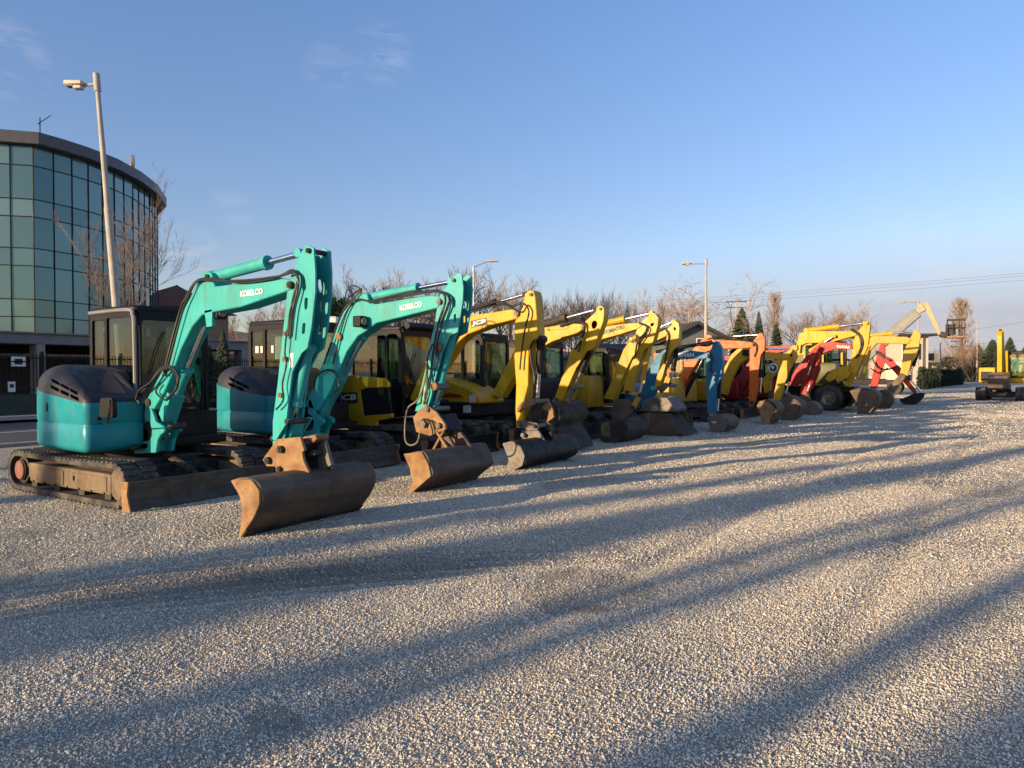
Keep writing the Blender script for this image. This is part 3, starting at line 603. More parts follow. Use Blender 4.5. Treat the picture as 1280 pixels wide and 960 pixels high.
# ---- machine 6: worn yellow
m6 = Mach('excavator', 'worn yellow excavator with rounded tail and wide brown bucket beside the blue one', -8.75, 18.0); M = m6
M.tracks(-1.45, 1.5, 1.6, .42, .28, STEEL, 1); M.blade(1.6, 2.0, .36, STEEL)
plain_house(M, -1.3, .2, 1.9, .65, 1.5, YEL2, r=.6, top=.35)
M.cab(-.85, .32, -.1, .95, .75, 2.25, BLACKP, None, BLACKP, .45, 1.5, lod=1)
b6 = M.prism('boom', [(754, 498), (763, 480), (779, 437), (786, 427), (793, 429), (812, 421), (833, 411), (837, 414), (833, 420), (812, 430), (800, 436), (790, 447), (780, 468), (767, 500)], 17.4, .26, YEL2, .012)
M.cylinder('arm_cylinder', (790, 424), (842, 402), 17.52, .06, YEL2, .5, .03)
a6 = M.prism('arm', [(818, 486), (819, 479), (828, 444), (833, 438), (833, 412), (840, 406), (841, 401), (843, 400), (848, 404), (849, 410), (848, 432), (840, 439), (832, 456), (824, 486)], 17.42, .22, YEL2, .012,
   holes=[[(842, 409), (845, 409), (845, 413), (842, 413)]])
M.cylinder('bucket_cylinder', (846, 436), (838, 480), 17.54, .06, BLACK, .6, .03)
M.hose([(832, 412), (836, 420), (833, 440), (830, 455)], 17.38, .02)
M.prism('bucket_link', [(820, 484), (832, 478), (836, 482), (826, 492)], 17.38, .08, TANP, .006)
M.pins([(824, 486, 17.5, .06, .36), (838, 482, 17.5, .06, .36)], RUSTG)
bx = M.bucket([(795, 520), (806, 517), (840, 517), (842, 530), (852, 543), (800, 545), (792, 532)], [(795, 520), (806, 516), (825, 516), (836, 522), (842, 532), (853, 543)], 16.9, 18.0, STEEL, RUST)
M.prism('bucket_thumb', [(799, 514), (804, 501), (815, 496), (834, 497), (844, 511), (843, 515)], 17.05, .9, RUSTG, .02)

# ---- machine 7: blue
m7 = Mach('excavator', 'blue mini excavator with white lettered boom, its arm hanging straight down', -8.5, 19.9); M = m7
M.tracks(-1.2, 1.3, 1.4, .35, .25, STEEL, 1); M.blade(1.5, 1.7, .33, STEEL)
plain_house(M, -1.1, .3, 1.6, .6, 1.25, BLU, r=.4)
G().cyl((.1, -.7, 1.25), (.1, -.7, 2.1), .02).cyl((.1, .7, 1.25), (.1, .7, 2.1), .02).cyl((-.9, -.7, 1.25), (-.9, -.7, 2.1), .02).cyl((-.9, .7, 1.25), (-.9, .7, 2.1), .02).build('canopy_post', BLACK, M.root)
G().box(-1.0, .25, -.78, .78, 2.1, 2.17).build('canopy_roof', RED, M.root, .03)
b7 = M.prism('boom', [(798, 505), (810, 462), (820, 445), (830, 437), (850, 436.5), (880, 440), (885, 441), (887, 446), (880, 448.5), (848, 449), (835, 455), (824, 475), (812, 508)], 19.2, .22, BLU, .01)
M.text('AIRMAN', (841, 446.5), (867.5, 446), 5, 19.2, LETW, b7, .03)
M.hose([(845, 440), (860, 433), (872, 431), (884, 432), (892, 428)], 19.17, .03); M.hose([(820, 440), (850, 434), (870, 431), (890, 427)], 19.3, .05, BLACK)
a7 = M.prism('arm', [(884, 518), (883, 490), (882, 456), (883, 441), (889, 436), (891, 429), (894, 426), (897, 427), (902, 436), (903, 452), (902, 471), (896, 482), (895, 518)], 19.22, .22, BLU, .01)
M.hose([(887, 440), (890, 447), (888, 460), (893, 470)], 19.18, .02)
M.cylinder('bucket_cylinder', (900, 472), (897, 515), 19.34, .05, BLACK, .6, .028)
M.pins([(889, 519, 19.32, .06, .4), (886, 443, 19.3, .05, .3)], YEL2)
M.bucket([(884, 521), (893, 519), (905, 521), (911, 530), (906, 539), (890, 541)], [(886, 520), (897, 519), (908, 523), (911, 531), (906, 538), (890, 541)], 18.9, 19.9, RUST, RUSTG)

# ---- machine 8: orange
m8 = Mach('excavator', 'orange mini excavator with long chrome rod and brown bucket', -8.3, 23.3); M = m8
M.tracks(-1.35, 1.4, 1.56, .40, .275, STEEL, 1); M.blade(1.55, 1.95, .36, STEEL)
plain_house(M, -1.15, .3, 1.85, .62, 1.4, YEL3, r=.5, top=.3)
M.cab(-.9, .25, -.1, .93, .72, 2.3, ORG, None, ORG, .45, 1.45, lod=1)
b8 = M.prism('boom', [(842, 492), (852, 465), (864, 439), (871, 431), (880, 422), (883, 418), (889, 419), (892, 425), (896, 425), (930, 426), (940, 428), (942, 434), (934, 435), (902, 436), (884, 439), (875, 447), (864, 465), (856, 482), (850, 496)], 22.9, .26, ORG, .012)
M.cylinder('arm_cylinder', (889, 422), (949, 418.5), 23.0, .05, STEEL, .45, .034)
M.cylinder('boom_cylinder', (855, 497), (880, 445), 23.05, .07, BLACK, .6, .034)
a8 = M.prism('arm', [(936, 508), (936, 490), (937, 456), (937, 437), (941, 427), (947, 419), (949, 416), (952, 416), (956, 422), (956, 437), (951, 444), (948, 466), (946, 490), (941, 508)], 22.92, .22, ORG, .012)
M.cylinder('bucket_cylinder', (954, 440), (950, 492), 23.06, .06, BLACK, .6, .03)
M.hose([(884, 424), (905, 420), (915, 424), (940, 427), (946, 434), (943, 446)], 22.88, .025)
M.pins([(939, 503, 23.0, .06, .36), (942, 431, 23.0, .05, .3)], STEEL)
M.bucket([(946, 507), (950, 501), (962, 502), (971, 512), (964, 522), (960, 532), (953, 533), (951, 520)], [(947, 506), (955, 500), (965, 502), (972, 512), (966, 524), (960, 533), (954, 533)], 22.5, 23.5, RUST, RUSTL)

# ---- machine 9 .. 11 : smaller, half hidden
m9 = Mach('excavator', 'dull yellow mini excavator with brown bucket, just behind the orange one', -8.0, 25.5); M = m9
M.tracks(-1.3, 1.35, 1.5, .38, .26, STEEL, 1); M.blade(1.5, 1.8, .34, STEEL)
plain_house(M, -1.1, .3, 1.75, .6, 1.35, YEL2, r=.45)
M.cab(-.85, .3, -.1, .9, .7, 2.2, BLACKP, None, BLACKP, .45, 1.45, lod=1)
b9 = M.prism('boom', [(896, 490), (904, 462), (914, 443), (922, 436), (935, 434.5), (960, 440), (984, 442), (988, 447), (980, 450), (955, 448), (936, 446), (924, 455), (914, 474), (908, 494)], 25.0, .24, YEL2, .012)
worklight(M, 932, 441, 24.95, b9, .1)
M.cylinder('arm_cylinder', (930, 434), (990, 437), 25.1, .05, YEL2, .5, .03)
a9 = M.prism('arm', [(966, 500), (968, 490), (973, 466), (980, 448), (984, 440), (990, 436), (995, 440), (996, 447), (988, 462), (980, 480), (976, 500)], 25.02, .2, YEL2, .012, holes=[[(987, 443), (990, 442), (991, 445), (988, 446)]])
M.cylinder('bucket_cylinder', (993, 450), (982, 494), 25.12, .05, BLACK, .6, .028)
M.bucket([(971, 504), (982, 495), (993, 498), (1000, 506), (996, 520), (986, 527), (976, 526), (977, 514)], [(972, 503), (982, 495), (993, 498), (1001, 507), (996, 520), (986, 527), (976, 527)], 24.6, 25.6, RUST, RUST)
m10 = Mach('excavator', 'dark red mini excavator with round numbered badge on its yellow arm', -7.6, 27.6); M = m10
M.tracks(-1.3, 1.35, 1.5, .38, .26, STEEL, 1); M.blade(1.5, 1.8, .34, STEEL)
plain_house(M, -1.1, .3, 1.75, .6, 1.35, REDB, r=.45)
M.cab(-.85, .3, -.1, .9, .7, 2.2, REDB, None, REDB, .45, 1.45, lod=1)
b10 = M.prism('boom', [(912, 490), (918, 474), (936, 452), (948, 438), (960, 433), (988, 431), (994, 434), (990, 438), (962, 443), (950, 452), (936, 472), (926, 494)], 27.1, .24, REDB, .012)
M.cylinder('boom_cylinder', (930, 492), (952, 452), 27.2, .07, REDB, .7, .03)
a10 = M.prism('arm', [(952, 476), (958, 468), (970, 450), (978, 446), (990, 432), (996, 431), (997, 436), (984, 450), (976, 459), (962, 476)], 27.08, .26, YEL2, .012)
G().cyl(M.p3(966.5, 460, 27.07)-Vector((0, .012, 0)), M.p3(966.5, 460, 27.07), .17, n=24).build('badge', LETW, a10); G().cyl(M.p3(966.5, 460, 27.07)-Vector((0, .018, 0)), M.p3(966.5, 460, 27.07)-Vector((0, .013, 0)), .13, n=24).build('badge_ring', LETD, a10)
M.text('9', (964.6, 462.3), (968.6, 461), 4.4, 27.05, LETW, a10, .05)
M.prism('quick_coupler', [(952, 476), (962, 470), (964, 488), (956, 492)], 27.1, .2, YEL2, .01)
M.bucket([(960, 490), (970, 486), (982, 492), (984, 506), (974, 512), (962, 510)], [(960, 490), (970, 486), (982, 492), (985, 505), (974, 512), (962, 511)], 26.8, 27.6, RUST, RUST)
m11 = Mach('excavator', 'bright red mini excavator with white lettered boom and grey bucket', -6.9, 29.6); M = m11
M.tracks(-1.3, 1.35, 1.5, .38, .26, STEEL, 1); M.blade(1.45, 1.8, .34, STEEL)
plain_house(M, -1.1, .3, 1.75, .6, 1.35, RED, r=.45)
M.cab(-.85, .3, -.1, .9, .7, 2.2, BLACKP, None, RED, .45, 1.45, lod=1)
b11 = M.prism('boom', [(984, 480), (994, 462), (1006, 447), (1016, 436), (1028, 428), (1040, 427), (1064, 430), (1066, 436), (1042, 437), (1030, 441), (1018, 450), (1004, 466), (996, 484)], 29.0, .26, RED, .012)
M.text('YANMAR', (1045, 434.5), (1062, 436), 3.4, 29.0, LETW, b11, .03)
M.prism('arm', [(1014, 440), (1024, 436), (1025, 462), (1016, 484), (1008, 494), (999, 497), (1001, 484), (1006, 466)], 28.75, .2, RED, .012)
M.cylinder('arm_cylinder', (1022, 434), (1010, 470), 28.7, .07, RED, .65, .035); M.cylinder('bucket_cylinder', (1023, 450), (1008, 492), 28.68, .05, RED, .7, .03); M.hose([(1019, 462), (1013, 474), (1008, 488)], 28.7, .04, REDB); M.hose([(1022, 458), (1017, 474), (1010, 490)], 28.66, .03, REDB)
M.prism('quick_coupler', [(999, 496), (1010, 490), (1012, 500), (1004, 504)], 28.7, .3, TANP, .01)
M.bucket([(1001, 508), (1008, 502), (1018, 504), (1024, 512), (1019, 520), (1006, 522)], [(1001, 508), (1008, 502), (1018, 504), (1024, 512), (1019, 520), (1006, 522)], 28.3, 29.2, RUSTG, RUSTG)

# ---- machine 12: big wheeled excavator
m12 = Mach('wheeled_excavator', 'big yellow wheeled excavator with angular boom and wide brown bucket', -6.6, 33.0, cat='wheeled excavator'); M = m12
TYRE = mk('tyre_rubber', (.02, .02, .02), (.04, .036, .032), .85, 0, 6, DUST, .5)
wc = onY(1035, 493, 31.6); wx = wc[0]-M.x
for sx in (0, -2.6):
    for sy in (-1, 1):
        yy = sy*1.15; w = G()
        prof = [(.30, -.2), (.47, -.22), (.535, -.17), (.545, 0), (.535, .17), (.47, .22), (.30, .2)]
        w.loft([[(wx+sx+r*math.cos(a), yy+t, .545+r*math.sin(a)) for r, t in prof] for a in np.linspace(0, 2*math.pi, 33)], False, False, False)
        for k in range(26):
            a = k/26*2*math.pi
            for sd in (-1, 1): w.box(-.03, .03, -.085, .085, -.02, .02, Matrix.Translation((wx+sx, yy+sd*.1, .545)) @ Matrix.Rotation(-a, 4, 'Y') @ Matrix.Translation((.55, 0, 0)) @ Matrix.Rotation(sd*.5, 4, 'X'))
        wo = w.build('wheel', TYRE, M.root, 0, 60)
        G().cyl((wx+sx, yy-.14, .545), (wx+sx, yy+.14, .545), .31, n=24).cyl((wx+sx, yy-.18, .545), (wx+sx, yy+.18, .545), .16, n=20).build('rim', RUSTG, wo, .01)
G().box(wx-3.2, wx+.9, -.8, .8, .5, 1.0).box(wx-.5, wx+1.0, -1.1, 1.1, .75, .95).build('chassis', BLACK, M.root, .04)
G().box(wx+.85, wx+1.0, -1.2, 1.2, .2, .75).build('dozer_blade', STEEL, M.root, .02)
plain_house(M, wx-2.9, wx+.3, 2.4, 1.1, 2.0, mk('shaded_yellow_paint', (.10, .095, .025), None, .5, 0, 2, DUST, .15), r=.3)  # house yellow darkened to olive: the neighbours' shade painted into its colour
M.cab(wx-1.2, wx+.35, -.1, 1.15, 1.1, 2.9, YEL2, None, YEL2, .5, 1.9, lod=1)
M.prism('mudguard', [(1031, 473), (1040, 462), (1062, 456), (1060, 466), (1036, 478)], 31.5, .5, YEL, .02); M.prism('mudguard', [(1044, 474), (1054, 466), (1064, 464), (1060, 472), (1048, 478)], 31.3, .5, YEL, .02)
b12 = M.prism('boom', [(993, 440), (997, 425), (999, 417), (1007, 413.5), (1047, 414), (1073, 413), (1075, 417), (1068, 420), (1038, 428), (1008, 429), (1001, 432), (1000, 442)], 31.6, .42, YEL, .02)
M.cylinder('arm_cylinder', (1008, 413), (1081, 404), 31.8, .10, YEL, .56, .05)
M.cylinder('boom_cylinder', (1014, 438), (1043, 420), 31.5, .09, YEL2, .55, .05)
a12 = M.prism('arm', [(1056, 483), (1060, 467), (1066, 432), (1069, 418), (1080, 405), (1082, 401), (1085, 401), (1088, 405), (1086, 425), (1085, 432), (1076, 455), (1070, 467), (1062, 484)], 31.65, .34, YEL, .02)
M.cylinder('bucket_cylinder', (1086, 432), (1072, 472), 31.8, .08, YEL3, .6, .045)
M.hose([(1066, 411), (1076, 420), (1078, 432), (1072, 446)], 31.6, .035); M.hose([(1063, 412), (1074, 420), (1076, 434), (1069, 448)], 31.58, .03)
M.pins([(1058, 480, 31.8, .1, .5), (1083, 404, 31.8, .07, .5)], YEL3)
bx = onY(1080, 519, 29.9)
M.bucket([(1062, 489), (1070, 486), (1090, 487), (1097, 494), (1096, 506), (1088, 512), (1084, 519), (1071, 520), (1072, 505)], [(1063, 488), (1076, 485), (1090, 487), (1098, 495), (1095, 507), (1086, 518), (1072, 520)], 30.2, 31.6, RUST, RUST)
# ---- machine 13: pale yellow
m13 = Mach('excavator', 'pale yellow excavator with curved arm in front of the cream house', -6.4, 37.5); M = m13
M.tracks(-1.8, 1.9, 1.9, .5, .36, STEEL, 1)
plain_house(M, -1.9, .4, 2.3, .95, 1.8, YEL3, r=.4)
M.cab(-1.0, .5, .0, 1.1, 1.0, 2.6, YEL3, None, YEL3, .45, 1.7, lod=1)
b13 = M.prism('boom', [(1066, 470), (1074, 440), (1084, 424), (1092, 420), (1134, 421), (1139, 425), (1135, 430), (1096, 429), (1088, 438), (1080, 476)], 36.6, .36, YEL3, .015)
M.cylinder('arm_cylinder', (1090, 419), (1143, 414), 36.8, .08, YEL3, .5, .045)
a13 = M.prism('arm', [(1124, 470), (1127, 458), (1129, 440), (1137, 424), (1143, 413), (1147, 413), (1151, 418), (1147, 443), (1140, 454), (1133, 472)], 36.65, .3, YEL3, .015)
M.cylinder('bucket_cylinder', (1148, 438), (1137, 470), 36.8, .08, BLACK, .6, .045)
M.bucket([(1092, 490), (1104, 487), (1113, 492), (1116, 502), (1108, 512), (1095, 512)], [(1092, 490), (1104, 487), (1113, 492), (1116, 502), (1108, 512), (1096, 512)], 35.4, 36.4, RUST, RUST)
M.prism('bucket_link', [(1108, 487), (1126, 466), (1133, 470), (1116, 492)], 36.4, .3, TANP, .015)
# ---- machine 14: red, arm stretched down
m14 = Mach('excavator', 'red mini excavator at the row end, arm stretched down to a black bucket', -5.8, 41.0); M = m14
M.tracks(-1.3, 1.35, 1.5, .38, .26, STEEL, 1); M.blade(1.45, 1.8, .34, STEEL)
plain_house(M, -1.1, .3, 1.75, .6, 1.4, BLACK, r=.45)
G().cyl((.3, -.6, 1.3), (.3, -.6, 2.2), .03).cyl((.3, .6, 1.3), (.3, .6, 2.2), .03).cyl((-.7, -.6, 1.3), (-.7, -.6, 2.2), .03).cyl((-.7, .6, 1.3), (-.7, .6, 2.2), .03).build('canopy_post', BLACK, M.root)
G().box(-.85, .45, -.75, .75, 2.2, 2.28).build('canopy_roof', BLACK, M.root, .03)
b14 = M.prism('boom', [(1087, 486), (1092, 462), (1097, 440), (1102, 427), (1106, 430), (1107, 448), (1101, 468), (1096, 485)], 40.4, .24, RED, .015)
a14 = M.prism('arm', [(1103, 450), (1107, 445), (1115, 448), (1123, 459), (1146, 489), (1143, 493), (1117, 464)], 40.3, .2, RED, .015)
M.cylinder('arm_cylinder', (1096, 440), (1112, 450), 40.2, .07, STEEL, .6, .04); M.cylinder('bucket_cylinder', (1122, 458), (1154, 492), 40.4, .06, STEEL, .5, .04)
M.hose([(1090, 446), (1096, 458), (1108, 462), (1120, 458)], 40.2, .035); M.hose([(1088, 460), (1098, 466), (1110, 460)], 40.2, .03)
M.bucket([(1126, 499), (1142, 492), (1155, 492), (1152, 499), (1143, 506), (1128, 504)], [(1155, 492), (1152, 499), (1143, 506), (1128, 504), (1125, 499)], 39.9, 40.9, BLACK, BLACK)

# ---- machine 16: facing us on the right
m16 = Mach('excavator', 'orange yellow excavator standing alone, with folded upright arm and bright cab window', 1.55, 49.8, R(-97), group='excavators parked in the row'); M = m16
M.root['group'] = 'excavators apart from the row'
M.tracks(-1.9, 1.9, 2.0, .5, .40, STEEL, 1)
plain_house(M, -2.0, .4, 2.4, 1.05, 1.9, YEL, r=.3)
G().box(.35, 1.0, .35, 1.2, 1.05, 1.35).build('side_box', YEL, M.root, .06); G().box(.3, .95, -1.2, -.35, 1.05, 2.0).build('side_box', YEL, M.root, .06)
G().box(.951, .955, -1.08, -.47, 1.2, 1.75).build('louvre_panel', BLACK, M.root)
M.cab(-.9, .75, .22, 1.3, 1.05, 2.95, BLACKP, None, BLACKP, .45, 1.75, lod=1)
G().box(.66, .68, .34, 1.18, 1.75, 2.6).build('window_white_panel', WHITE, M.root)  # white panel added inside the windscreen to brighten the cab window
G().prism(round_poly([(.5, 1.3), (.6, 1.1), (.8, 1.3), (1.15, 3.4), (1.6, 4.1), (1.5, 4.3), (1.2, 4.1), (.85, 3.5)], .05), -.2, .1).build('boom', YEL, M.root, .02)
G().prism(round_poly([(1.45, 4.2), (1.62, 4.2), (1.95, 3.9), (1.75, 1.7), (1.6, 1.7), (1.6, 3.8)], .05), -.17, .07).build('arm', YEL, M.root, .02)
G().cyl((.9, .25, 1.3), (1.3, .25, 3.0), .08).build('boom_cylinder', YEL, M.root); G().cyl((1.0, -.05, 3.9), (1.6, -.05, 4.25), .08).build('arm_cylinder', STEEL, M.root)
G().tube([(.9, -.3, 2.0), (1.3, -.34, 3.2), (1.7, -.3, 3.6), (1.85, -.25, 2.6)], .04).build('hose', HOSE, M.root)
G().prism([(1.5, 1.7), (1.9, 1.7), (2.2, 1.2), (2.1, .75), (1.6, .62), (1.3, .9), (1.4, .95), (1.65, .75), (2.0, .85), (2.05, 1.2), (1.6, 1.5)], -.6, .5).build('bucket', RUST, M.root, .02)
M.root.scale = (.93, .93, .93)

exec_env = True
# ================================================================== surroundings
# ---- ground
def vnoise(x, y, s, seed):
    r = np.random.default_rng(seed).random((256, 256)); X = x/s; Y = y/s
    xi = np.floor(X).astype(int); yi = np.floor(Y).astype(int); fx = X-xi; fy = Y-yi; fx = fx*fx*(3-2*fx); fy = fy*fy*(3-2*fy)
    g = lambda a, b: r[a % 256, b % 256]
    return (g(xi, yi)*(1-fx)+g(xi+1, yi)*fx)*(1-fy)+(g(xi, yi+1)*(1-fx)+g(xi+1, yi+1)*fx)*fy-.5
def height(x, y):
    x = np.asarray(x, float); y = np.asarray(y, float)
    u = x*.9+y*.43; v = -x*.43+y*.9
    h = .034*vnoise(u, v*.35, 1.1, 1)+.014*vnoise(u, v*.55, .45, 2)+.008*vnoise(x, y, .17, 3)+.045*vnoise(x, y, 3.1, 4)
    # raked tyre scuffs in front of the nearest buckets, small heaps
    a = (x+4.5)*.6+(y-3.9)*.8; b = (x+4.5)*.8-(y-3.9)*.6
    q = np.exp(-(a/1.9)**2-((b-.05*a*a)/.5)**2)
    h = h+q*(.030*np.sin((b-.06*a*a)*31+2*vnoise(x, y, .9, 6))-.02)+.05*np.exp(-((x+4.6)/.35)**2-((y-6.1)/.6)**2)+.05*np.exp(-((a+.2)/2.2)**2-((b-.75)/.18)**2)*(.6+vnoise(x, y, .4, 9))
    for k in (-2.6, -.9): h = h-.028*np.exp(-((x-k-.05*y+.3*vnoise(y*0, y, 6., 14))/.14)**2)
    fade = np.clip((x+13.2)/1.5, 0, 1)*np.clip((45-np.hypot(x, y))/25, 0, 1)
    lee = np.where((x < -8.0) & (x > -11.6), .35, 1.0)
    return h*fade*lee-.012
def axis(lo, hi, a, b, step):
    mid = list(np.arange(a, b, step)); L = []; d = step; x = a
    while x > lo: d *= 1.25; x -= d; L.append(x)
    Rr = []; d = step; x = mid[-1]
    while x < hi: d *= 1.25; x += d; Rr.append(x)
    return np.array(L[::-1]+mid+Rr)
xs = axis(-2500, 2500, -13, 6, .055); ys = axis(-2500, 2500, .3, 18, .055)
XX, YY = np.meshgrid(xs, ys, indexing='ij'); ZZ = height(XX, YY)
nx, ny = XX.shape; V = np.stack([XX, YY, ZZ], -1).reshape(-1, 3)
I = np.arange(nx*ny).reshape(nx, ny); FQ = np.stack([I[:-1, :-1], I[1:, :-1], I[1:, 1:], I[:-1, 1:]], -1).reshape(-1, 4)
def np_mesh(name, V, Fc, k, mat, smooth=True):
    me = bpy.data.meshes.new(name); me.vertices.add(len(V)); me.vertices.foreach_set('co', V.astype(np.float32).ravel())
    me.loops.add(len(Fc)*k); me.loops.foreach_set('vertex_index', Fc.astype(np.int32).ravel())
    me.polygons.add(len(Fc)); me.polygons.foreach_set('loop_start', np.arange(0, len(Fc)*k, k, dtype=np.int32))
    me.update(calc_edges=True); me.materials.append(mat)
    me.polygons.foreach_set('use_smooth', [smooth]*len(Fc)); return me
def ground_mat():
    m, nt, b = mat_base('gravel_ground')
    geo = nd(nt, 'ShaderNodeNewGeometry'); P = geo.outputs['Position']
    v = nd(nt, 'ShaderNodeTexVoronoi'); v.inputs['Scale'].default_value = 62; nt.links.new(P, v.inputs['Vector'])
    v2 = nd(nt, 'ShaderNodeTexVoronoi'); v2.inputs['Scale'].default_value = 26; nt.links.new(P, v2.inputs['Vector'])
    sep = nd(nt, 'ShaderNodeSeparateColor'); nt.links.new(v.outputs['Color'], sep.inputs[0])
    col = mixc(nt, sep.outputs[0], (.46, .415, .335), (.74, .675, .55))
    big = noise(nt, .55, 5, .6, P); col = mixc(nt, ramp(nt, big, .38, .7, 0, .45), col, (.36, .32, .25))
    fine = noise(nt, 2.3, 6, .7, P); col = mixc(nt, ramp(nt, fine, .64, .74, 0, .45), col, (.22, .19, .15))
    fa_ = nd(nt, 'ShaderNodeAttribute', attribute_name='fines'); col = mixc(nt, ramp(nt, fa_.outputs['Fac'], 0, 1, 0, .75), col, (.27, .25, .20))
    dk = ramp(nt, v.outputs['Distance'], .0, .55, 1, .62); 
    nt.links.new(col, b.inputs['Base Color']); b.inputs['Roughness'].default_value = .9; b.inputs['Specular IOR Level'].default_value = .2
    add = nd(nt, 'ShaderNodeMath', operation='ADD'); nt.links.new(dk, add.inputs[0])
    h2 = ramp(nt, v2.outputs['Distance'], 0, .6, 1.5, 0); nt.links.new(h2, add.inputs[1])
    add2 = nd(nt, 'ShaderNodeMath', operation='ADD'); nt.links.new(add.outputs[0], add2.inputs[0]); nt.links.new(ramp(nt, noise(nt, 5, 8, .75, P), 0, 1, 0, 5), add2.inputs[1])
    bump(nt, b, add2.outputs[0], 1.0, .035)
    return m
def fines(x, y):
    a = (x+4.5)*.6+(y-3.9)*.8; b = (x+4.5)*.8-(y-3.9)*.6
    f = np.exp(-(a/1.9)**2-((b-.05*a*a)/.5)**2)*(.85+.8*vnoise(x, y, .35, 31))
    for k in (-2.6, -.9): f = f+.35*np.exp(-((x-k-.05*y+.3*vnoise(y*0, y, 6., 14))/.16)**2)*np.clip(.6+1.5*vnoise(x, y, 1.3, 32), 0, 1)
    return np.clip(f, 0, 1)
gme = np_mesh('ground', V, FQ, 4, ground_mat()); ga = gme.attributes.new('fines', 'FLOAT', 'POINT'); ga.data.foreach_set('value', fines(XX, YY).ravel().astype(np.float32))
g = bpy.data.objects.new('ground', gme); COL.objects.link(g); struct(g)
# ---- loose gravel stones, real geometry in the near yard
def gravel():
    pts = []
    def area(d0, d1, dens, s0, s1):
        n = int(dens*(d1*d1-d0*d0)*.5*1.42)
        d = np.sqrt(rng.uniform(d0*d0, d1*d1, n)); a = rng.uniform(-.66, .66, n); 
        xc = np.tan(a)*d; dd = d
        x = xc*math.cos(TH)-dd*math.sin(TH); y = xc*math.sin(TH)+dd*math.cos(TH)
        s = np.exp(rng.normal(math.log(s0), .28, n)).clip(s0*.5, s1); pts.append(np.stack([x, y, s], 1))
    area(2.3, 3.7, 13000, .0043, .0135); area(3.7, 6, 11500, .0046, .0125); area(6, 10, 4800, .0056, .0135); area(10, 17, 1450, .0074, .016); area(17, 30, 300, .0120, .024); area(30, 55, 60, .019, .034)
    t = (1+5**.5)/2
    ico = np.array([(-1, t, 0), (1, t, 0), (-1, -t, 0), (1, -t, 0), (0, -1, t), (0, 1, t), (0, -1, -t), (0, 1, -t), (t, 0, -1), (t, 0, 1), (-t, 0, -1), (-t, 0, 1)])/math.sqrt(1+t*t)
    fa = np.array([(0, 11, 5), (0, 5, 1), (0, 1, 7), (0, 7, 10), (0, 10, 11), (1, 5, 9), (5, 11, 4), (11, 10, 2), (10, 7, 6), (7, 1, 8), (3, 9, 4), (3, 4, 2), (3, 2, 6), (3, 6, 8), (3, 8, 9), (4, 9, 5), (2, 4, 11), (6, 2, 10), (8, 6, 7), (9, 8, 1)])
    octa = np.array([(1, 0, 0), (-1, 0, 0), (0, 1, 0), (0, -1, 0), (0, 0, 1), (0, 0, -1)])*1.05
    fo = np.array([(0, 2, 4), (2, 1, 4), (1, 3, 4), (3, 0, 4), (2, 0, 5), (1, 2, 5), (3, 1, 5), (0, 3, 5)])
    VV = []; FF = []; TT = []; base = 0
    for A, sv, sf in ((pts[0], ico, fa), (np.concatenate(pts[1:]), octa, fo)):
        A = A[(A[:, 0] > -13.5) | ((A[:, 1] > 18) & (A[:, 0] > -16))]
        A = A[rng.random(len(A)) < np.clip(1.0+1.0*vnoise(A[:, 0], A[:, 1], .8, 21), .55, 1)*(1-.85*np.exp(-(((A[:, 0]+4.5)*.6+(A[:, 1]-3.9)*.8)/1.9)**2-(((A[:, 0]+4.5)*.8-(A[:, 1]-3.9)*.6)/.5)**2))]
        n = len(A); k = len(sv)
        sh = sv[None]*(1+rng.normal(0, .17, (n, k, 1))); sh = sh*rng.uniform(.6, 1.3, (n, 1, 3))
        q = rng.normal(0, 1, (n, 4)); q /= np.linalg.norm(q, axis=1, keepdims=True); w, x, y, z = q.T
        Rm = np.stack([1-2*(y*y+z*z), 2*(x*y-z*w), 2*(x*z+y*w), 2*(x*y+z*w), 1-2*(x*x+z*z), 2*(y*z-x*w), 2*(x*z-y*w), 2*(y*z+x*w), 1-2*(x*x+y*y)], 1).reshape(n, 3, 3)
        sh = np.einsum('nij,nvj->nvi', Rm, sh)*A[:, 2][:, None, None]
        hz = height(A[:, 0], A[:, 1])
        sh[:, :, 0] += A[:, 0][:, None]; sh[:, :, 1] += A[:, 1][:, None]; sh[:, :, 2] += (hz+A[:, 2]*rng.uniform(-.55, .38, n))[:, None]
        VV.append(sh.reshape(-1, 3)); FF.append((sf[None]+np.arange(n)[:, None, None]*k).reshape(-1, 3)+base); TT.append(np.repeat(np.clip(rng.random(n)-.45*fines(A[:, 0], A[:, 1])-.35*(vnoise(A[:, 0], A[:, 1], 2.4, 23) > .27)-.5*(vnoise(A[:, 0], A[:, 1], .55, 24) > .43), 0, 1), k)); base += n*k
    Vv = np.concatenate(VV); Fv = np.concatenate(FF); tone = np.concatenate(TT)
    m, nt, b = mat_base('gravel_stone'); at = nd(nt, 'ShaderNodeAttribute', attribute_name='tone')
    r = nd(nt, 'ShaderNodeValToRGB'); e = r.color_ramp.elements; e[0].position = 0; e[0].color = (.26, .235, .20, 1); e[1].position = 1; e[1].color = (.76, .70, .58, 1)
    for p, c in ((.12, (.45, .405, .33)), (.35, (.57, .515, .42)), (.6, (.64, .55, .42)), (.85, (.71, .645, .53))): k = e.new(p); k.color = (*c, 1)
    nt.links.new(at.outputs['Fac'], r.inputs[0]); nt.links.new(r.outputs[0], b.inputs['Base Color']); b.inputs['Roughness'].default_value = .8; b.inputs['Specular IOR Level'].default_value = .3
    me = np_mesh('gravel', Vv, Fv, 3, m, False)
    a = me.attributes.new('tone', 'FLOAT', 'POINT'); a.data.foreach_set('value', tone.astype(np.float32))
    o = bpy.data.objects.new('gravel', me); COL.objects.link(o); o['kind'] = 'stuff'
gravel()
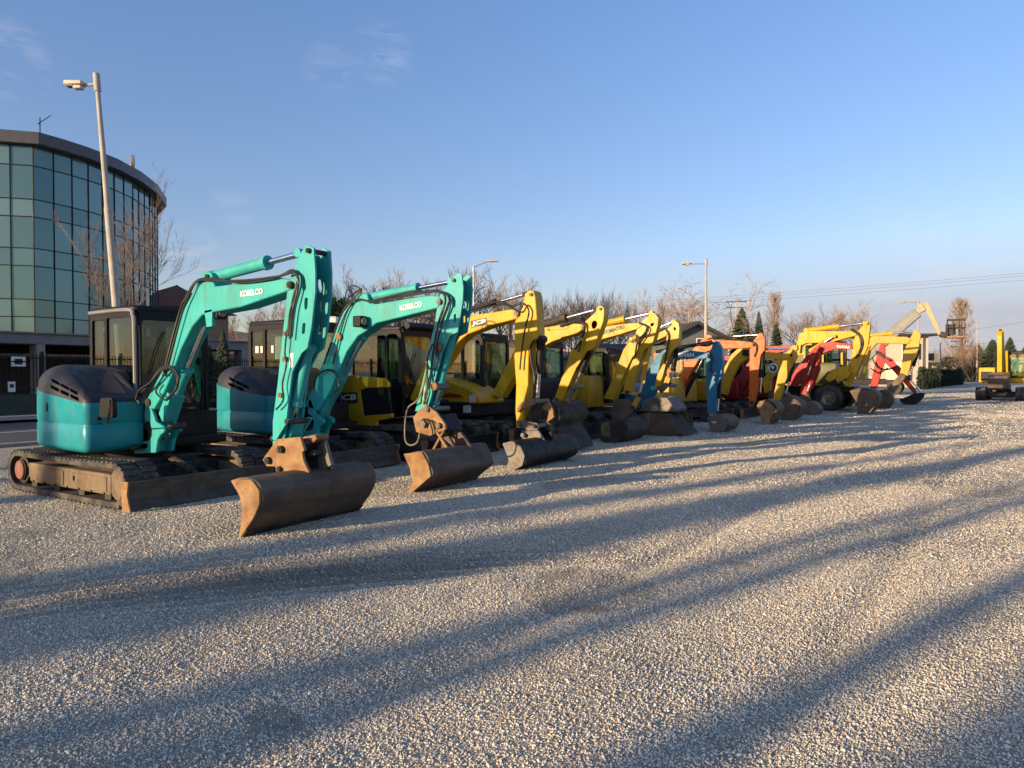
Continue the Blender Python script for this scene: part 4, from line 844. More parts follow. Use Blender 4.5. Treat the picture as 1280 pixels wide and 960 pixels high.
# ---- street behind the row
ASPH = mk('asphalt', (.055, .055, .057), (.07, .068, .066), .85, 0, 1.2, (.12, .11, .10), .4, bmp=.3, bscale=80)
def sheet(name, x0, x1, y0, y1, z, mat):
    o = G().box(x0, x1, y0, y1, z-.02, z).build(name, mat); return struct(o)
sheet('road', -25.2, -17.6, -60, 400, .0, ASPH)
KERB = mk('kerb_concrete', (.33, .32, .29), (.26, .25, .23), .85, 0, 3, bmp=.2)
sheet('kerb', -17.6, -17.35, -60, 400, .06, KERB); sheet('pavement', -29.5, -25.2, -60, 400, .11, KERB)
sheet('road_markings', -21.5, -21.38, -60, 400, .004, WHITE)

# ---- fence along the street
FX = -26.8
fen = thing('fence', 'dark metal bar fence with solid green lower panels along the street', 'fence', (FX, 12, 0))
GREENP = mk('dark_green_panel', (.012, .035, .028), None, .6, 0, 3, DUST, .15)
G().box(-.02, .02, -22, 22, .15, .85).build('lower_panel', GREENP, fen); gb = G()
for k in range(400): gb.box(-.011, .011, -22+k*.11-.011, -22+k*.11+.011, .85, 2.2)
gb.box(-.02, .02, -22, 22, 2.05, 2.09).box(-.02, .02, -22, 22, .95, .99); gb.build('fence_bars', BLACK, fen, 0, 0)
for k in range(15): G().box(-.05, .05, -22+k*3.1-.05, -22+k*3.1+.05, .1, 2.3).build('post', BLACK, fen, 0, 0)
def onplane_x(px, py, X): y, z = onX(px, py, X); return y, z
y0, z0 = onX(14, 458, FX+.05); y1, z1 = onX(32, 446, FX+.05)
sg = thing('sign', 'small white notice board with dark symbol hung on the fence bars', 'sign', (FX+.05, (y0+y1)/2, z0))
G().box(-.01, .01, -(y1-y0)/2, (y1-y0)/2, 0, z1-z0).build('board', WHITE, sg); G().box(.011, .014, -.12, .12, (z1-z0)*.2, (z1-z0)*.8).box(.011, .014, -.22, .22, (z1-z0)*.42, (z1-z0)*.58).build('symbol', LETD, sg)
y0, z0 = onX(10, 490, FX+.05); y1, z1 = onX(19, 477, FX+.05)
sg = thing('sign', 'small white upright notice with black figure low on the fence', 'sign', (FX+.05, (y0+y1)/2, z0))
G().box(-.01, .01, -(y1-y0)/2, (y1-y0)/2, 0, z1-z0).build('board', WHITE, sg); G().cyl((.008, 0, .2), (.014, 0, .2), .07, n=12).build('symbol', LETD, sg)
# ---- gatehouse canopy behind the fence
CONC = mk('grey_render', (.20, .20, .21), (.16, .16, .17), .8, 0, 2)
gh = thing('gatehouse', 'low grey gatehouse with flat overhanging roof behind the fence', 'building', (-29.5, 12, 0))
G().box(-3.5, .9, -11, 10.5, 2.62, 2.98).box(-3.6, 1.0, -11.1, 10.6, 2.98, 3.05).build('roof', CONC, gh, .02)
py0 = onX(46, 450, -28.6)[0]-12; py1 = onX(57, 450, -28.6)[0]-12
for q0, q1 in ((py0, py1), (-9, -8.4), (9, 9.6)): G().box(.3, .9, q0, q1, 0, 2.62).build('pillar', GREYT, gh, .02)
G().box(-3.3, -3.1, -10.5, 10, 0, 2.62).build('wall', mk('dark_wall', (.06, .055, .05), None, .8), gh)
G().box(-3.1, -.2, -10.5, 10, 2.2, 2.28).build('beam', GREYT, gh)

# ---- glass office building with curved end
HB = 13.0
foot = [(-56, -5), (-47.5, 4.7), (-38.4, 15.05), (-37.3, 16.3), (-37.4, 17.4), (-37.7, 18.8), (-38.4, 20.6), (-39.7, 22.6), (-41.6, 24.7), (-44.3, 26.9), (-48, 28.4), (-54, 29.5), (-66, 29.5), (-66, -5)]
off = thing('office_building', 'large dark teal glass office building with curved end and grey fascia roof', 'building', (-45, 8, 0))
FACH = 12.42
def build_office():
    cc = Vector((-54, 14)); P = [cc+(Vector(p)-cc)*(1-.5/(Vector(p)-cc).length) for p in foot[:12]]; L = [(b-a).length for a, b in zip(P, P[1:])]
    T = sum(L)
    m, nt, b = mat_base('curtain_wall_glass')
    geo = nd(nt, 'ShaderNodeObjectInfo'); 
    at = nd(nt, 'ShaderNodeAttribute', attribute_name='tone')
    col = mixc(nt, at.outputs['Fac'], (.05, .10, .105), (.125, .195, .198))
    nt.links.new(col, b.inputs['Base Color']); b.inputs['Roughness'].default_value = .06; b.inputs['Metallic'].default_value = .0; b.inputs['Specular IOR Level'].default_value = .8; b.inputs['Specular Tint'].default_value = (.6, .9, .85, 1)
    b.inputs['IOR'].default_value = 1.7
    st = []; d = 0; step = .95
    while d < T:
        k = 0; e = d
        while e > L[k]: e -= L[k]; k += 1
        st.append(P[k]+(P[k+1]-P[k]).normalized()*e); d += step
    rows = []; z = .3
    tall = [.95, 1.6, .84, 1.5, .84, 1.6, .84, 1.5, .84, 1.6, .84]
    z = FACH; i = 1
    rows = [z]; i = 0
    while z > 1.2: z -= tall[i]; rows.append(max(z, .2)); i += 1
    rows = rows[::-1]
    gl = G(); fr = G(); tones = []
    C = Vector((-45, 8))
    for a, b2 in zip(st, st[1:]):
        a = a-C; b2 = b2-C; t = (b2-a).normalized(); n = Vector((t.y, -t.x))
        if n.x < 0 and n.y < 0: n = -n
        n = Vector((t.y, -t.x)) 
        for z0, z1 in zip(rows, rows[1:]):
            q = random.uniform(-.009, .009); w = random.uniform(-.009, .009); tn = random.random()
            vs = [gl.bm.verts.new((p.x+n.x*o_, p.y+n.y*o_, zz)) for p, zz, o_ in ((a, z0, q), (b2, z0, w), (b2, z1, -q), (a, z1, -w))]
            gl.bm.faces.new(vs); tones += [tn]*4
        A = a
        M4 = Matrix(((t.x, n.x, 0, A.x), (t.y, n.y, 0, A.y), (0, 0, 1, 0), (0, 0, 0, 1)))
        fr.box(-.02, .02, -.05, .04, .2, FACH, M4); Ld = (b2-a).length
        for zz in rows: fr.box(.02, Ld-.02, -.05, .03, zz-.02, zz+.02, M4)
    go = gl.build('glazing', m, off, 0, 0); at_ = go.data.attributes.new('tone', 'FLOAT', 'POINT'); at_.data.foreach_set('value', tones)
    fr.build('mullion_frame', BLACK, off, 0, 0)
    Pf = [(p[0]+45, p[1]-8) for p in foot]
    out = []
    c = Vector((-9, 6))
    for p in Pf: v = Vector(p)-c; out.append(tuple(c+v*(1-.0/v.length)))
    FAS = mk('fascia_metal', (.085, .08, .09), (.07, .065, .075), .45, .3, 2)
    G().poly(out, 'z', FACH, FACH+.58).build('roof_fascia', FAS, off, .03)
    inn = [tuple(c+(Vector(p)-c)*(1-1.1/(Vector(p)-c).length)) for p in Pf]
    G().poly(inn, 'z', .0, FACH-.02).build('core_wall', mk('office_dark_core', (.02, .03, .03), None, .6), off)
    # roof sign disc and aerial
    y, z = onX(164, 203, -41.0); dsc = Vector((4.0, y-8, z)); ax = Vector((.55, .83, 0))
    G().cyl(dsc, dsc+ax*.16, .42, n=28).cyl(dsc-Vector((.8, .1, .9)), dsc+ax*.05, .05).cyl(dsc-Vector((0, .3, 1.0)), dsc+ax*.05, .05).build('roof_sign', mk('sign_disc', (.42, .33, .27), (.3, .16, .12), .5, 0, 1), off, .01)
    y, z = onX(50, 166, -38.5)
    G().cyl((6.5, y-8, FACH+.5), (6.5, y-8, z+.75), .03, n=6).cyl((6.5, y-8-.1, z+.4), (6.5, y-8+.5, z+1.0), .02, n=6).build('aerial', STEEL, off)
build_office()

# ---- trees
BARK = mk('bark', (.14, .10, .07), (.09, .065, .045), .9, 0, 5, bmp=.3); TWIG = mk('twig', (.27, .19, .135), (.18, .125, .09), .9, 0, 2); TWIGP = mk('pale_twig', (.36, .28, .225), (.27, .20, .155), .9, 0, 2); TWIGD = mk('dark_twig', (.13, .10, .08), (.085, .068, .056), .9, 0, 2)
def bare_tree(h, spread, levels, trunk_h, seed, twig=TWIG, upright=.3, thick=.16, kids=(4, 6), low=False, droop=0):
    rnd = random.Random(seed); T = G(); Cn = G()
    def branch(p, d, L, r, lv, g):
        n = 3 if lv > 1 else 4; pts = [p]; q = p.copy(); dd = d.copy()
        for i in range(n):
            dd = (dd+Vector((rnd.gauss(0, .16), rnd.gauss(0, .16), rnd.gauss(.05, .1)-droop*lv*.12))).normalized(); q = q+dd*L/n; pts.append(q.copy())
        g.tube(pts, r, 3 if lv > 1 else 6, 0, r*.35)
        if lv >= levels: return
        k = rnd.randint(*kids)+(2 if lv == 0 else 0)
        for j in range(k):
            t = rnd.uniform(.3 if lv else .35, 1); i = min(int(t*n), n-1); base = pts[i].lerp(pts[i+1], t*n-i)
            ang = rnd.uniform(0, 2*math.pi); ax = (pts[i+1]-pts[i]).normalized()
            a = ax.orthogonal().normalized(); bb = ax.cross(a); out = a*math.cos(ang)+bb*math.sin(ang)
            sp = spread*rnd.uniform(.6, 1.25)
            nd_ = (ax+out*sp+Vector((0, 0, upright))).normalized()
            branch(base, nd_, L*rnd.uniform(.42, .68)*(1.05-.25*t), max(r*.5, .006), lv+1, Cn)
    T.tube([Vector((0, 0, -.1)), Vector((rnd.gauss(0, .05), rnd.gauss(0, .05), trunk_h*.5)), Vector((rnd.gauss(0, .1), rnd.gauss(0, .1), trunk_h))], thick, 8, 3, thick*.75)
    top = Vector((0, 0, trunk_h*.97))
    for s_ in range(4 if low else 3):
        a = s_/3*2*math.pi+rnd.random(); tl = .22+.25*rnd.random()
        branch(top.copy(), Vector((math.cos(a)*tl*spread*1.6, math.sin(a)*tl*spread*1.6, 1)).normalized(), (h-trunk_h)*rnd.uniform(.62, .8), thick*.55, 0, Cn)
    return T.mesh('trunk', BARK, 60), Cn.mesh('crown', twig, 0)
def plant_tree(meshes, name, label, loc, rz=0, s=(1, 1, 1), group=None, cat='tree'):
    t = thing(name, label, cat, loc, rz, group); t.scale = s
    for nm, me in zip(('trunk', 'crown'), meshes):
        o = bpy.data.objects.new(nm, me); COL.objects.link(o); o.parent = t
    return t
near_tree = bare_tree(8.6, .6, 4, 1.4, 3, mk('grey_brown_twig', (.20, .145, .10), (.13, .095, .07), .85), .30, .075, (4, 5), True)  # grey-brown is the twigs' own colour
p = atd(140, 25.0); near_s = (.62, .62, .88); plant_tree(near_tree, 'bare_tree', 'spreading bare tree in front of the glass office, by the leaning lamp post', p, 0, near_s)
protos = [bare_tree(9, .75, 4, 1.8, 11, TWIG, .3, .17, (4, 5)), bare_tree(9, .85, 4, 1.5, 12, TWIG, .2, .17, (4, 5)), bare_tree(10, .5, 4, 2.0, 13, TWIGP, .5, .16, (4, 5)), bare_tree(9, .9, 4, 1.4, 14, TWIGP, .1, .16, (4, 5), droop=.55), bare_tree(8, .8, 3, .7, 15, TWIGD, .35, .16, (6, 8), True)]
def make_poplar(h, r, seed):
    rnd = random.Random(seed); T = G().tube([Vector((0, 0, -.1)), Vector((.05, 0, h*.5)), Vector((0, 0, h*.97))], .26, 8, 6, .03); Cn = G()
    for i in range(150):
        t = rnd.random()**.9; z = h*(.05+.85*t); a = rnd.uniform(0, 6.28); L = h*rnd.uniform(.10, .22)*(1.15-.6*t); o = Vector((math.cos(a), math.sin(a), 0)); w = r*rnd.uniform(.35, 1.1)*(1-.75*max(0, t-.35))
        p0 = Vector((0, 0, z)); p1 = p0+o*w*.7+Vector((0, 0, L*.45)); p2 = p0+o*w+Vector((0, 0, L))
        Cn.tube([p0, p1, p2], .04, 3, 3, .012)
        for j in range(9):
            q = p0.lerp(p1, rnd.random()) if rnd.random() < .4 else p1.lerp(p2, rnd.random()); e = q+Vector((rnd.gauss(0, .22), rnd.gauss(0, .22), rnd.uniform(.5, 1.4))); Cn.tube([q, q.lerp(e, .5)+Vector((rnd.gauss(0, .05), rnd.gauss(0, .05), 0)), e], .014, 3, 0, .006)
    return T.mesh('trunk', BARK, 60), Cn.mesh('crown', TWIGP, 0)
poplar = make_poplar(16, 1.7, 21)
def conifer(h, r, seed, colr, dens=1.0, ex=.85):
    rnd = random.Random(seed); T = G().cyl((0, 0, -.1), (0, 0, h*.95), .18, .02, 8); Cn = G(); n = int(h*95*dens)
    for i in range(n):
        t = rnd.random()**.8; z = h*(.06+.93*t); rr = r*(1-t)**ex*rnd.uniform(.4, 1.15)+.05
        a = rnd.uniform(0, 2*math.pi); d = Vector((math.cos(a), math.sin(a), 0)); p0 = Vector((0, 0, z+.1)); tip = d*rr+Vector((0, 0, z-rr*rnd.uniform(.1, .4)))
        w = d.cross(Vector((0, 0, 1)))*(.10+.22*rr*rnd.random())
        mid = p0.lerp(tip, .6)
        a0, b0, c0, d0 = [Cn.bm.verts.new(v) for v in (p0, mid+w-Vector((0, 0, .12)), tip, mid-w-Vector((0, 0, .12)))]; m0 = Cn.bm.verts.new(mid+Vector((0, 0, .06)))
        for f in ((a0, b0, m0), (b0, c0, m0), (c0, d0, m0), (d0, a0, m0)): Cn.bm.faces.new(f)
    return T.mesh('trunk', BARK, 60), Cn.mesh('crown', colr, 0)
CONF = mk('conifer_needles', (.030, .048, .022), (.055, .075, .035), .85, 0, 2.5); THUJ = mk('thuja_leaves', (.016, .026, .014), (.028, .04, .02), .85, 0, 4); GREENY = mk('yellow_green_leaves', (.16, .15, .03), (.09, .10, .03), .85, 0, 2)
spruce = [conifer(9, 2.7, 31, CONF, 1.7, .6), conifer(9, 2.0, 32, CONF, 1.5, .7)]; thuja = conifer(3.2, .75, 33, THUJ, 3.5)
def bush(r, h, seed, colr, n=900, base=None):
    rnd = random.Random(seed); Cn = G()
    for i in range(n):
        a = rnd.uniform(0, 2*math.pi); u = rnd.random()**.4; v = rnd.random()
        c = Vector((math.cos(a)*r*u*math.sqrt(max(.05, 1-(v*.95)**3)), math.sin(a)*r*u*math.sqrt(max(.05, 1-(v*.95)**3)), h*v))
        q = .05+.07*rnd.random()
        e1 = Vector((rnd.gauss(0, 1), rnd.gauss(0, 1), rnd.gauss(0, 1))).normalized()*q*1.6; e2 = Vector((rnd.gauss(0, 1), rnd.gauss(0, 1), rnd.gauss(0, 1))).normalized()*q
        Cn.bm.faces.new([Cn.bm.verts.new(c+x) for x in (e1, e2, -e1, -e2)])
    T = G().cyl((0, 0, -.05), (0, 0, h*.6), .06, .02, 6)
    return T.mesh('trunk', BARK, 60), Cn.mesh('crown', colr, 0)
def at(px, d): return atd(px, d)
# trees: (px, depth, top py, prototype, width factor)
def put(proto, ph, name, label, px, d, py, wf=1.0, group=None):
    h = hgt(py, d); s = h/ph
    return plant_tree(proto, name, label, at(px, d), random.uniform(0, 6.28), (s*wf, s*wf, s), group)
gA = 'bare trees beyond the street'
L1 = [(430, 62, 358, 0, .9), (472, 66, 328, 2, 1.1), (452, 75, 352, 1, 1), (505, 78, 365, 0, 1), (548, 70, 345, 1, 1.2), (575, 60, 327, 0, 1.1), (602, 68, 336, 1, 1.0), (627, 74, 345, 2, 1.1), (640, 82, 368, 0, 1), (398, 80, 370, 1, 1), (350, 85, 372, 0, 1.1), (312, 80, 378, 1, 1), (660, 95, 382, 1, 1), (528, 90, 360, 0, 1.1)]
lab1 = ['bushy bare tree rising behind the first teal arm', 'tall fine twigged bare tree above the second teal boom', 'rounded bare tree beside the tall fine twigged one', 'low bare tree over the second teal boom', 'broad bare tree left of the slim grey street lamp', 'tall bare tree just left of the slim grey street lamp', 'bare tree directly behind the slim grey street lamp', 'tall bare tree right of the slim grey street lamp', 'low bare tree behind the lettered yellow boom', 'brown bare tree seen under the first teal boom, right one', 'brown bare tree seen under the first teal boom, middle one', 'brown bare tree seen under the first teal boom, left one', 'low bare tree left of the upright yellow arm', 'bare tree half hidden behind the second teal arm']
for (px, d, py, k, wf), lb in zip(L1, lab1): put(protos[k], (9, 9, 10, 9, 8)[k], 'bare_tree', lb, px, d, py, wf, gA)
gD = 'dark bare bushes on the skyline'
for i, px in enumerate((690, 708, 724, 740, 756, 772)):
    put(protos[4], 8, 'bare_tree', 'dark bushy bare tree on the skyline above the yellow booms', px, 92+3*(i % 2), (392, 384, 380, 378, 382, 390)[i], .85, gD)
gP = 'pale bare trees lit by the sun'
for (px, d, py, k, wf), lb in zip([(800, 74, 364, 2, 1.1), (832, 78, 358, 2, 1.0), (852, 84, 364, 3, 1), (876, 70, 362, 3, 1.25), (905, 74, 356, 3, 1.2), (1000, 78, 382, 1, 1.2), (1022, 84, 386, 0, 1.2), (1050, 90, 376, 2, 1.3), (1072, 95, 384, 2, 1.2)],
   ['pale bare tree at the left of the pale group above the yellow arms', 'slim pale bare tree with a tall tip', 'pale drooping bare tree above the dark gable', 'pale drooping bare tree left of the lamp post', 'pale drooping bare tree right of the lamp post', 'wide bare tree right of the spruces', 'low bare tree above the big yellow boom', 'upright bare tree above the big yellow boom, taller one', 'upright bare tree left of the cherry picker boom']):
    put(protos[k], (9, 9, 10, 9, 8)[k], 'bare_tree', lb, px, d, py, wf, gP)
put(poplar, 16.5, 'poplar_tree', 'narrow bare poplar between the spruces', 968, 100, 360, 1.35, 'bare poplars'); put(poplar, 16.5, 'poplar_tree', 'lone bare poplar column behind the cherry picker basket', 1201, 125, 368, 2.1, 'bare poplars')
for (px, d, py, k, wf), lb in zip([(927, 66, 384, 0, .85), (948, 74, 388, 1, .7), (970, 72, 402, 1, .95), (938, 80, 410, 0, 1)], ['broad dark green spruce right of the tall lamp post', 'slender pointed spruce right of the broad one', 'dark spruce in front of the narrow poplar', 'low spruce between the broad and slender ones']):
    put(spruce[k], 9, 'spruce_tree', lb, px, d, py, wf, 'spruces behind the orange excavator')
for (px, d, py, k, wf), lb in zip([(1222, 120, 430, 0, 1.3), (1240, 110, 424, 0, 1.3), (1262, 105, 421, 1, 1.5), (1285, 112, 428, 0, 1.4), (1203, 135, 436, 0, 1.3)], ['dark spruce left of the lone excavator arm', 'dark spruce behind the lone excavator arm', 'tallest dark spruce behind the lone excavator cab', 'dark spruce at the right edge of the view', 'dark spruce by the road end']):
    put(spruce[k], 9, 'spruce_tree', lb, px, d, py, wf, 'spruces at the far right')
put(thuja, 3.2, 'thuja_shrub', 'dark cone shaped thuja behind the first teal boom', 279, 30, 414, .95); put(thuja, 3.2, 'thuja_shrub', 'smaller dark thuja between the two teal excavators', 262, 31, 432, .9)
yb = bush(1.6, 3.2, 51, GREENY, 2200); put(yb, 3.2, 'green_tree', 'yellow green leafy shrub above the parked white van', 425, 55, 376, 1.0)
hb = bush(.55, 1.9, 52, THUJ, 900)
for i in range(11):
    px = 1153+i*4.6; d = 66+i*2.4
    plant_tree(hb, 'hedge_shrub', 'clipped dark column shrub in the hedge row by the road end', at(px, d), i, (.9, .9, random.uniform(.9, 1.08)), 'hedge row by the road end')
fb = bush(2.2, 3.2, 53, mk('olive_leaves', (.06, .06, .028), (.09, .08, .04), .85), 1500)
for px, d, s, lb in ((1170, 120, 1.2, 'round olive bush beyond the hedge row'), (1190, 118, 1.3, 'round olive bush by the concrete poles'), (1150, 112, 1.0, 'olive bush beside the cream house')): plant_tree(fb, 'bush', lb, at(px, d), s, (s, s, s), 'bushes beyond the hedge')

# ---- hill with far wood
def hill():
    n = 60; m = 10; Vh = []; 
    for j in range(m):
        d = 130+j*28
        for i in range(n):
            px = -300+i*26+0
            h = (1-((j-5.5)/5.5)**2)*17*max(0, 1-((px-330)/560)**2)+vnoise(np.array([px*.9]), np.array([d*1.0]), 30, 8)[0]*3
            p = atd(px, d); Vh.append((p.x, p.y, max(h, 0)-.5))
    Fh = [(j*n+i, j*n+i+1, (j+1)*n+i+1, (j+1)*n+i) for j in range(m-1) for i in range(n-1)]
    me = np_mesh('hill', np.array(Vh), np.array(Fh), 4, mk('brown_hillside', (.16, .11, .07), (.10, .08, .045), .95, 0, .15, bmp=.5, bscale=2)); o = bpy.data.objects.new('hill', me); COL.objects.link(o); struct(o)
hill()
wood = G(); 
def far_wood():
    o = None; rnd = random.Random(5); Vv = []; Fv = []; base = 0
    me = protos[4][1]; co = np.zeros(len(me.vertices)*3, np.float32); me.vertices.foreach_get('co', co); co = co.reshape(-1, 3)
    ff = np.array([tuple(p.vertices)[:4] if len(p.vertices) >= 4 else tuple(p.vertices)+(p.vertices[-1],) for p in me.polygons if len(p.vertices) == 4])
    for k in range(66):
        px = rnd.uniform(-100, 700) if k < 52 else rnd.uniform(1000, 1260); d = rnd.uniform(112, 270); s = rnd.uniform(.8, 1.15)*(1 if k < 52 else .8); a = rnd.uniform(0, 6.28); p = atd(px, d)
        c, s_ = math.cos(a)*s, math.sin(a)*s
        hz = (1-(((d-130)/28-5.5)/5.5)**2)*17*max(0, 1-((px-330)/560)**2)
        q = np.stack([co[:, 0]*c-co[:, 1]*s_+p.x, co[:, 0]*s_+co[:, 1]*c+p.y, co[:, 2]*s*rnd.uniform(.85, 1.1)+max(hz, 0)-.8], 1)
        Vv.append(q); Fv.append(ff+base); base += len(q)
    me2 = np_mesh('woods', np.concatenate(Vv), np.concatenate(Fv), 4, TWIG, False); o = bpy.data.objects.new('woods', me2); COL.objects.link(o); o['kind'] = 'stuff'
far_wood(); wood.bm.free()

# ---- lamp posts
CONCP = mk('pole_concrete', (.40, .375, .34), (.33, .31, .28), .8, 0, 4, bmp=.1); METP = mk('pole_metal', (.42, .42, .42), None, .45, .5, 3)
def lamp(label, px, d, pytop, arm_px, lean=0, r=.14, head='box', mat=CONCP, armlen=1.2, steps=True):
    h = hgt(pytop, d); t = thing('street_lamp', label, 'street lamp', at(px, d), 0, 'street lamps')
    right = Vector((math.cos(TH), math.sin(TH), 0))*(1 if arm_px > 0 else -1)
    L = right*lean*(1 if arm_px > 0 else -1)
    if lean: L = Vector((math.cos(TH), math.sin(TH), 0))*lean
    top = Vector((0, 0, h))+L
    G().cyl((0, 0, -.1), top*.62, r, r*.82, 12).cyl(top*.62, top, r*.70, r*.48, 12).cyl(top*.615, top*.63, r*.86, r*.78, 12).cyl(top*.955, top*1.005, r*.75, r*.75, 12).build('pole', mat, t)
    up = Vector((0, 0, .12 if head == 'box' else .4*armlen))
    e = top+right*armlen+(up if head != 'box' else Vector((0, 0, -.02)))
    G().cyl(top-Vector((0, 0, .25 if head == 'box' else .02)), e-Vector((0, 0, .25 if head == 'box' else 0)), .045, .04, 8).build('bracket_arm', mat, t)
    e2 = e-Vector((0, 0, .25 if head == 'box' else 0)); f = right; sd = Vector((-f.y, f.x, 0))
    M4 = Matrix(((f.x, sd.x, 0, e2.x), (f.y, sd.y, 0, e2.y), (0, 0, 1, e2.z), (0, 0, 0, 1)))
    if head == 'box': g = G().box(-.05, .45, -.14, .14, -.02, .10, M4).box(-.02, .22, -.10, .10, -.12, -.02, M4)
    else: g = G().box(-.05, .7, -.14, .14, -.04, .05, M4)
    hd = g.build('lamp_head', mk('lamp_head_grey', (.55, .50, .42), None, .5), t, .03)
    G().box(.23 if head == 'box' else .05, .42, -.10, .10, -.07 if head != 'box' else -.05, -.022 if head == 'box' else -.042, M4).build('lens', GREYT, hd)
    return t
lamp('leaning tapered concrete lamp post in front of the glass office', 158, 20.0, 97, -1, -.76, .118, 'box', CONCP, .40)
lamp('slim grey street lamp with angled flat head behind the second teal arm', 592, 48, 334, 1, 0, .09, 'led', METP, 1.0)
lamp('tall pale street lamp with long bracket above the blue excavator', 882, 46, 325, -1, 0, .12, 'box', CONCP, 1.1)
lamp('pale street lamp behind the cherry picker boom', 1147, 74, 375, -1, 0, .12, 'box', CONCP, 1.5)
lamp('distant pale street lamp right of the cherry picker basket', 1221, 118, 401, -1, 0, .15, 'box', CONCP, 1.5)
lamp('slender concrete street lamp behind the hedge row', 1175, 80, 418, 1, 0, .09, 'led', CONCP, .1)
# ---- power poles and wires
def power_pole(label, px, d, py, w=1.1, arms=2):
    h = hgt(py, d); t = thing('power_pole', label, 'power pole', at(px, d), TH, 'power poles')
    G().cyl((0, 0, -.1), (0, 0, h), .15, .1, 10).build('pole', CONCP, t)
    for k in range(arms):
        c = G().box(-w, w, -.05, .05, h-.35-k*.9, h-.23-k*.9)
        for u in (-.9, -.45, .45, .9): c.cyl((u*w, 0, h-.23-k*.9), (u*w, 0, h-.02-k*.9), .05, .035, 8)
        c.build('crossarm', STEEL, t)
    return t
power_pole('wooden power pole with two crossarms above the spruces', 920, 110, 375, 1.6)
power_pole('nearest concrete power pole at the road end', 1199, 125, 425, 1.6, 2); power_pole('second concrete power pole at the road end', 1207, 150, 432, 1.5, 1); power_pole('third concrete power pole at the road end', 1211, 175, 437, 1.5, 1)
def wire(a, b, sag=.6, label='', r=.012):
    A = at(a[0], a[2]); A.z = hgt(a[1], a[2]); B = at(b[0], b[2]); B.z = hgt(b[1], b[2])
    P = [A.lerp(B, t)-Vector((0, 0, sag*4*t*(1-t))) for t in np.linspace(0, 1, 24)]
    tag(G().tube(P, r, 5, 0).build('power_line', HOSE), label, 'power line', 'power lines')
wire((650, 384, 118), (1330, 337, 80), .5, 'topmost of the three power lines crossing the sky at the right'); wire((650, 387, 118), (1330, 340.5, 80), .5, 'middle of the three power lines crossing the sky at the right'); wire((650, 390, 118), (1330, 346, 80), .5, 'lowest of the three power lines crossing the sky at the right'); wire((1150, 418, 120), (1340, 391, 90), .4, 'power line behind the cherry picker basket'); wire((1140, 432, 120), (1340, 420, 95), .3, 'low power line above the lone excavator')

# ---- houses
WALLC = mk('cream_render', (.62, .52, .40), (.55, .46, .35), .85, 0, 1.5); TILE = mk('red_roof_tiles', (.36, .12, .055), (.25, .08, .045), .85, 0, 3, bmp=.4, bscale=12); DARKR = mk('dark_roof', (.05, .045, .045), None, .8); ORW = mk('orange_render', (.42, .22, .11), (.36, .19, .10), .85, 0, 1); WIN = mk('window_glass', (.03, .045, .05), None, .08)
def house(label, px, d, w, dp, wall_h, roof_h, wall, roof, rz=0, wins=(), flat=False, gable=False, name='house'):
    t = thing(name, label, 'house', at(px, d), TH+rz)
    G().box(-w/2, w/2, -dp/2, dp/2, -.1, wall_h).build('wall', wall, t, .02)
    if flat: G().box(-w/2-.6, w/2+.9, -dp/2-.9, dp/2+.5, wall_h, wall_h+.22).build('roof', roof, t, .02)
    elif gable: G().poly([(-w/2-.5, wall_h-.25), (0, wall_h+roof_h), (w/2+.5, wall_h-.25), (w/2+.5, wall_h-.05), (0, wall_h+roof_h+.25), (-w/2-.5, wall_h-.05)], 'y', -dp/2-.6, dp/2+.4).build('roof', roof, t); G().poly([(-w/2, wall_h), (w/2, wall_h), (0, wall_h+roof_h)], 'y', -dp/2+.02, dp/2-.02).build('gable_wall', wall, t)
    else: G().loft([[(-w/2-.6, -dp/2-.6, wall_h), (w/2+.6, -dp/2-.6, wall_h), (w/2+.6, dp/2+.6, wall_h), (-w/2-.6, dp/2+.6, wall_h)], [(-w/2+dp*.4, -.05, wall_h+roof_h), (w/2-dp*.4, -.05, wall_h+roof_h), (w/2-dp*.4, .05, wall_h+roof_h), (-w/2+dp*.4, .05, wall_h+roof_h)]]).build('roof', roof, t)
    for (x, z, a, b) in wins:
        f = G().box(x-a/2-.07, x+a/2+.07, -dp/2-.04, -dp/2+.02, z-.07, z+b+.07).build('window', WHITE, t)
        G().box(x-a/2, x-.03, -dp/2-.05, -dp/2-.041, z, z+b).box(x+.03, x+a/2, -dp/2-.05, -dp/2-.041, z, z+b).build('pane', WIN, f)
    return t
hs = house('red tiled house behind the glass office and first teal boom', 222, 54, 5.5, 7, 6.2, 2.0, ORW, TILE, .1, [(-1.5, 3.6, 1.2, 1.4), (1.2, 3.6, 1.2, 1.4)])
house('orange rendered house under the first teal boom', 280, 70, 7, 6, 2.8, .8, ORW, TILE, -.1, [(-2, 1.0, 1.2, 1.2), (1, 1.0, 1.2, 1.2)])
house('grey timbered house with steep dark gable roof', 849, 58, 5.0, 8, 4.0, 1.2, mk('grey_timber', (.13, .14, .14), (.09, .10, .10), .8, 0, 2), DARKR, .08, [(-1.2, 1.9, .9, 1.1), (.2, 1.9, .9, 1.1), (1.5, 1.9, .9, 1.1), (.5, 3.3, .8, .8)], gable=True)
ch = house('cream two storey house with flat dark roof and balcony', 1115, 78, 4.6, 6, 5.4, 0, WALLC, DARKR, -.05, [(.6, 2.9, 1.9, 1.7)], flat=True)
G().box(2.3, 3.5, -3, 1, 2.6, 2.8).box(3.4, 3.5, -3, 1, 2.8, 3.6).build('balcony', GREYT, ch, .02)
house('long low white building behind the row of cabs', 470, 72, 30, 8, 3.1, .8, mk('dull_white_wall', (.36, .34, .31), None, .85), DARKR, 0, [(-10, 1, 1.6, 1.3), (-5, 1, 1.6, 1.3), (0, 1, 1.6, 1.3), (5, 1, 1.6, 1.3), (10, 1, 1.6, 1.3)])
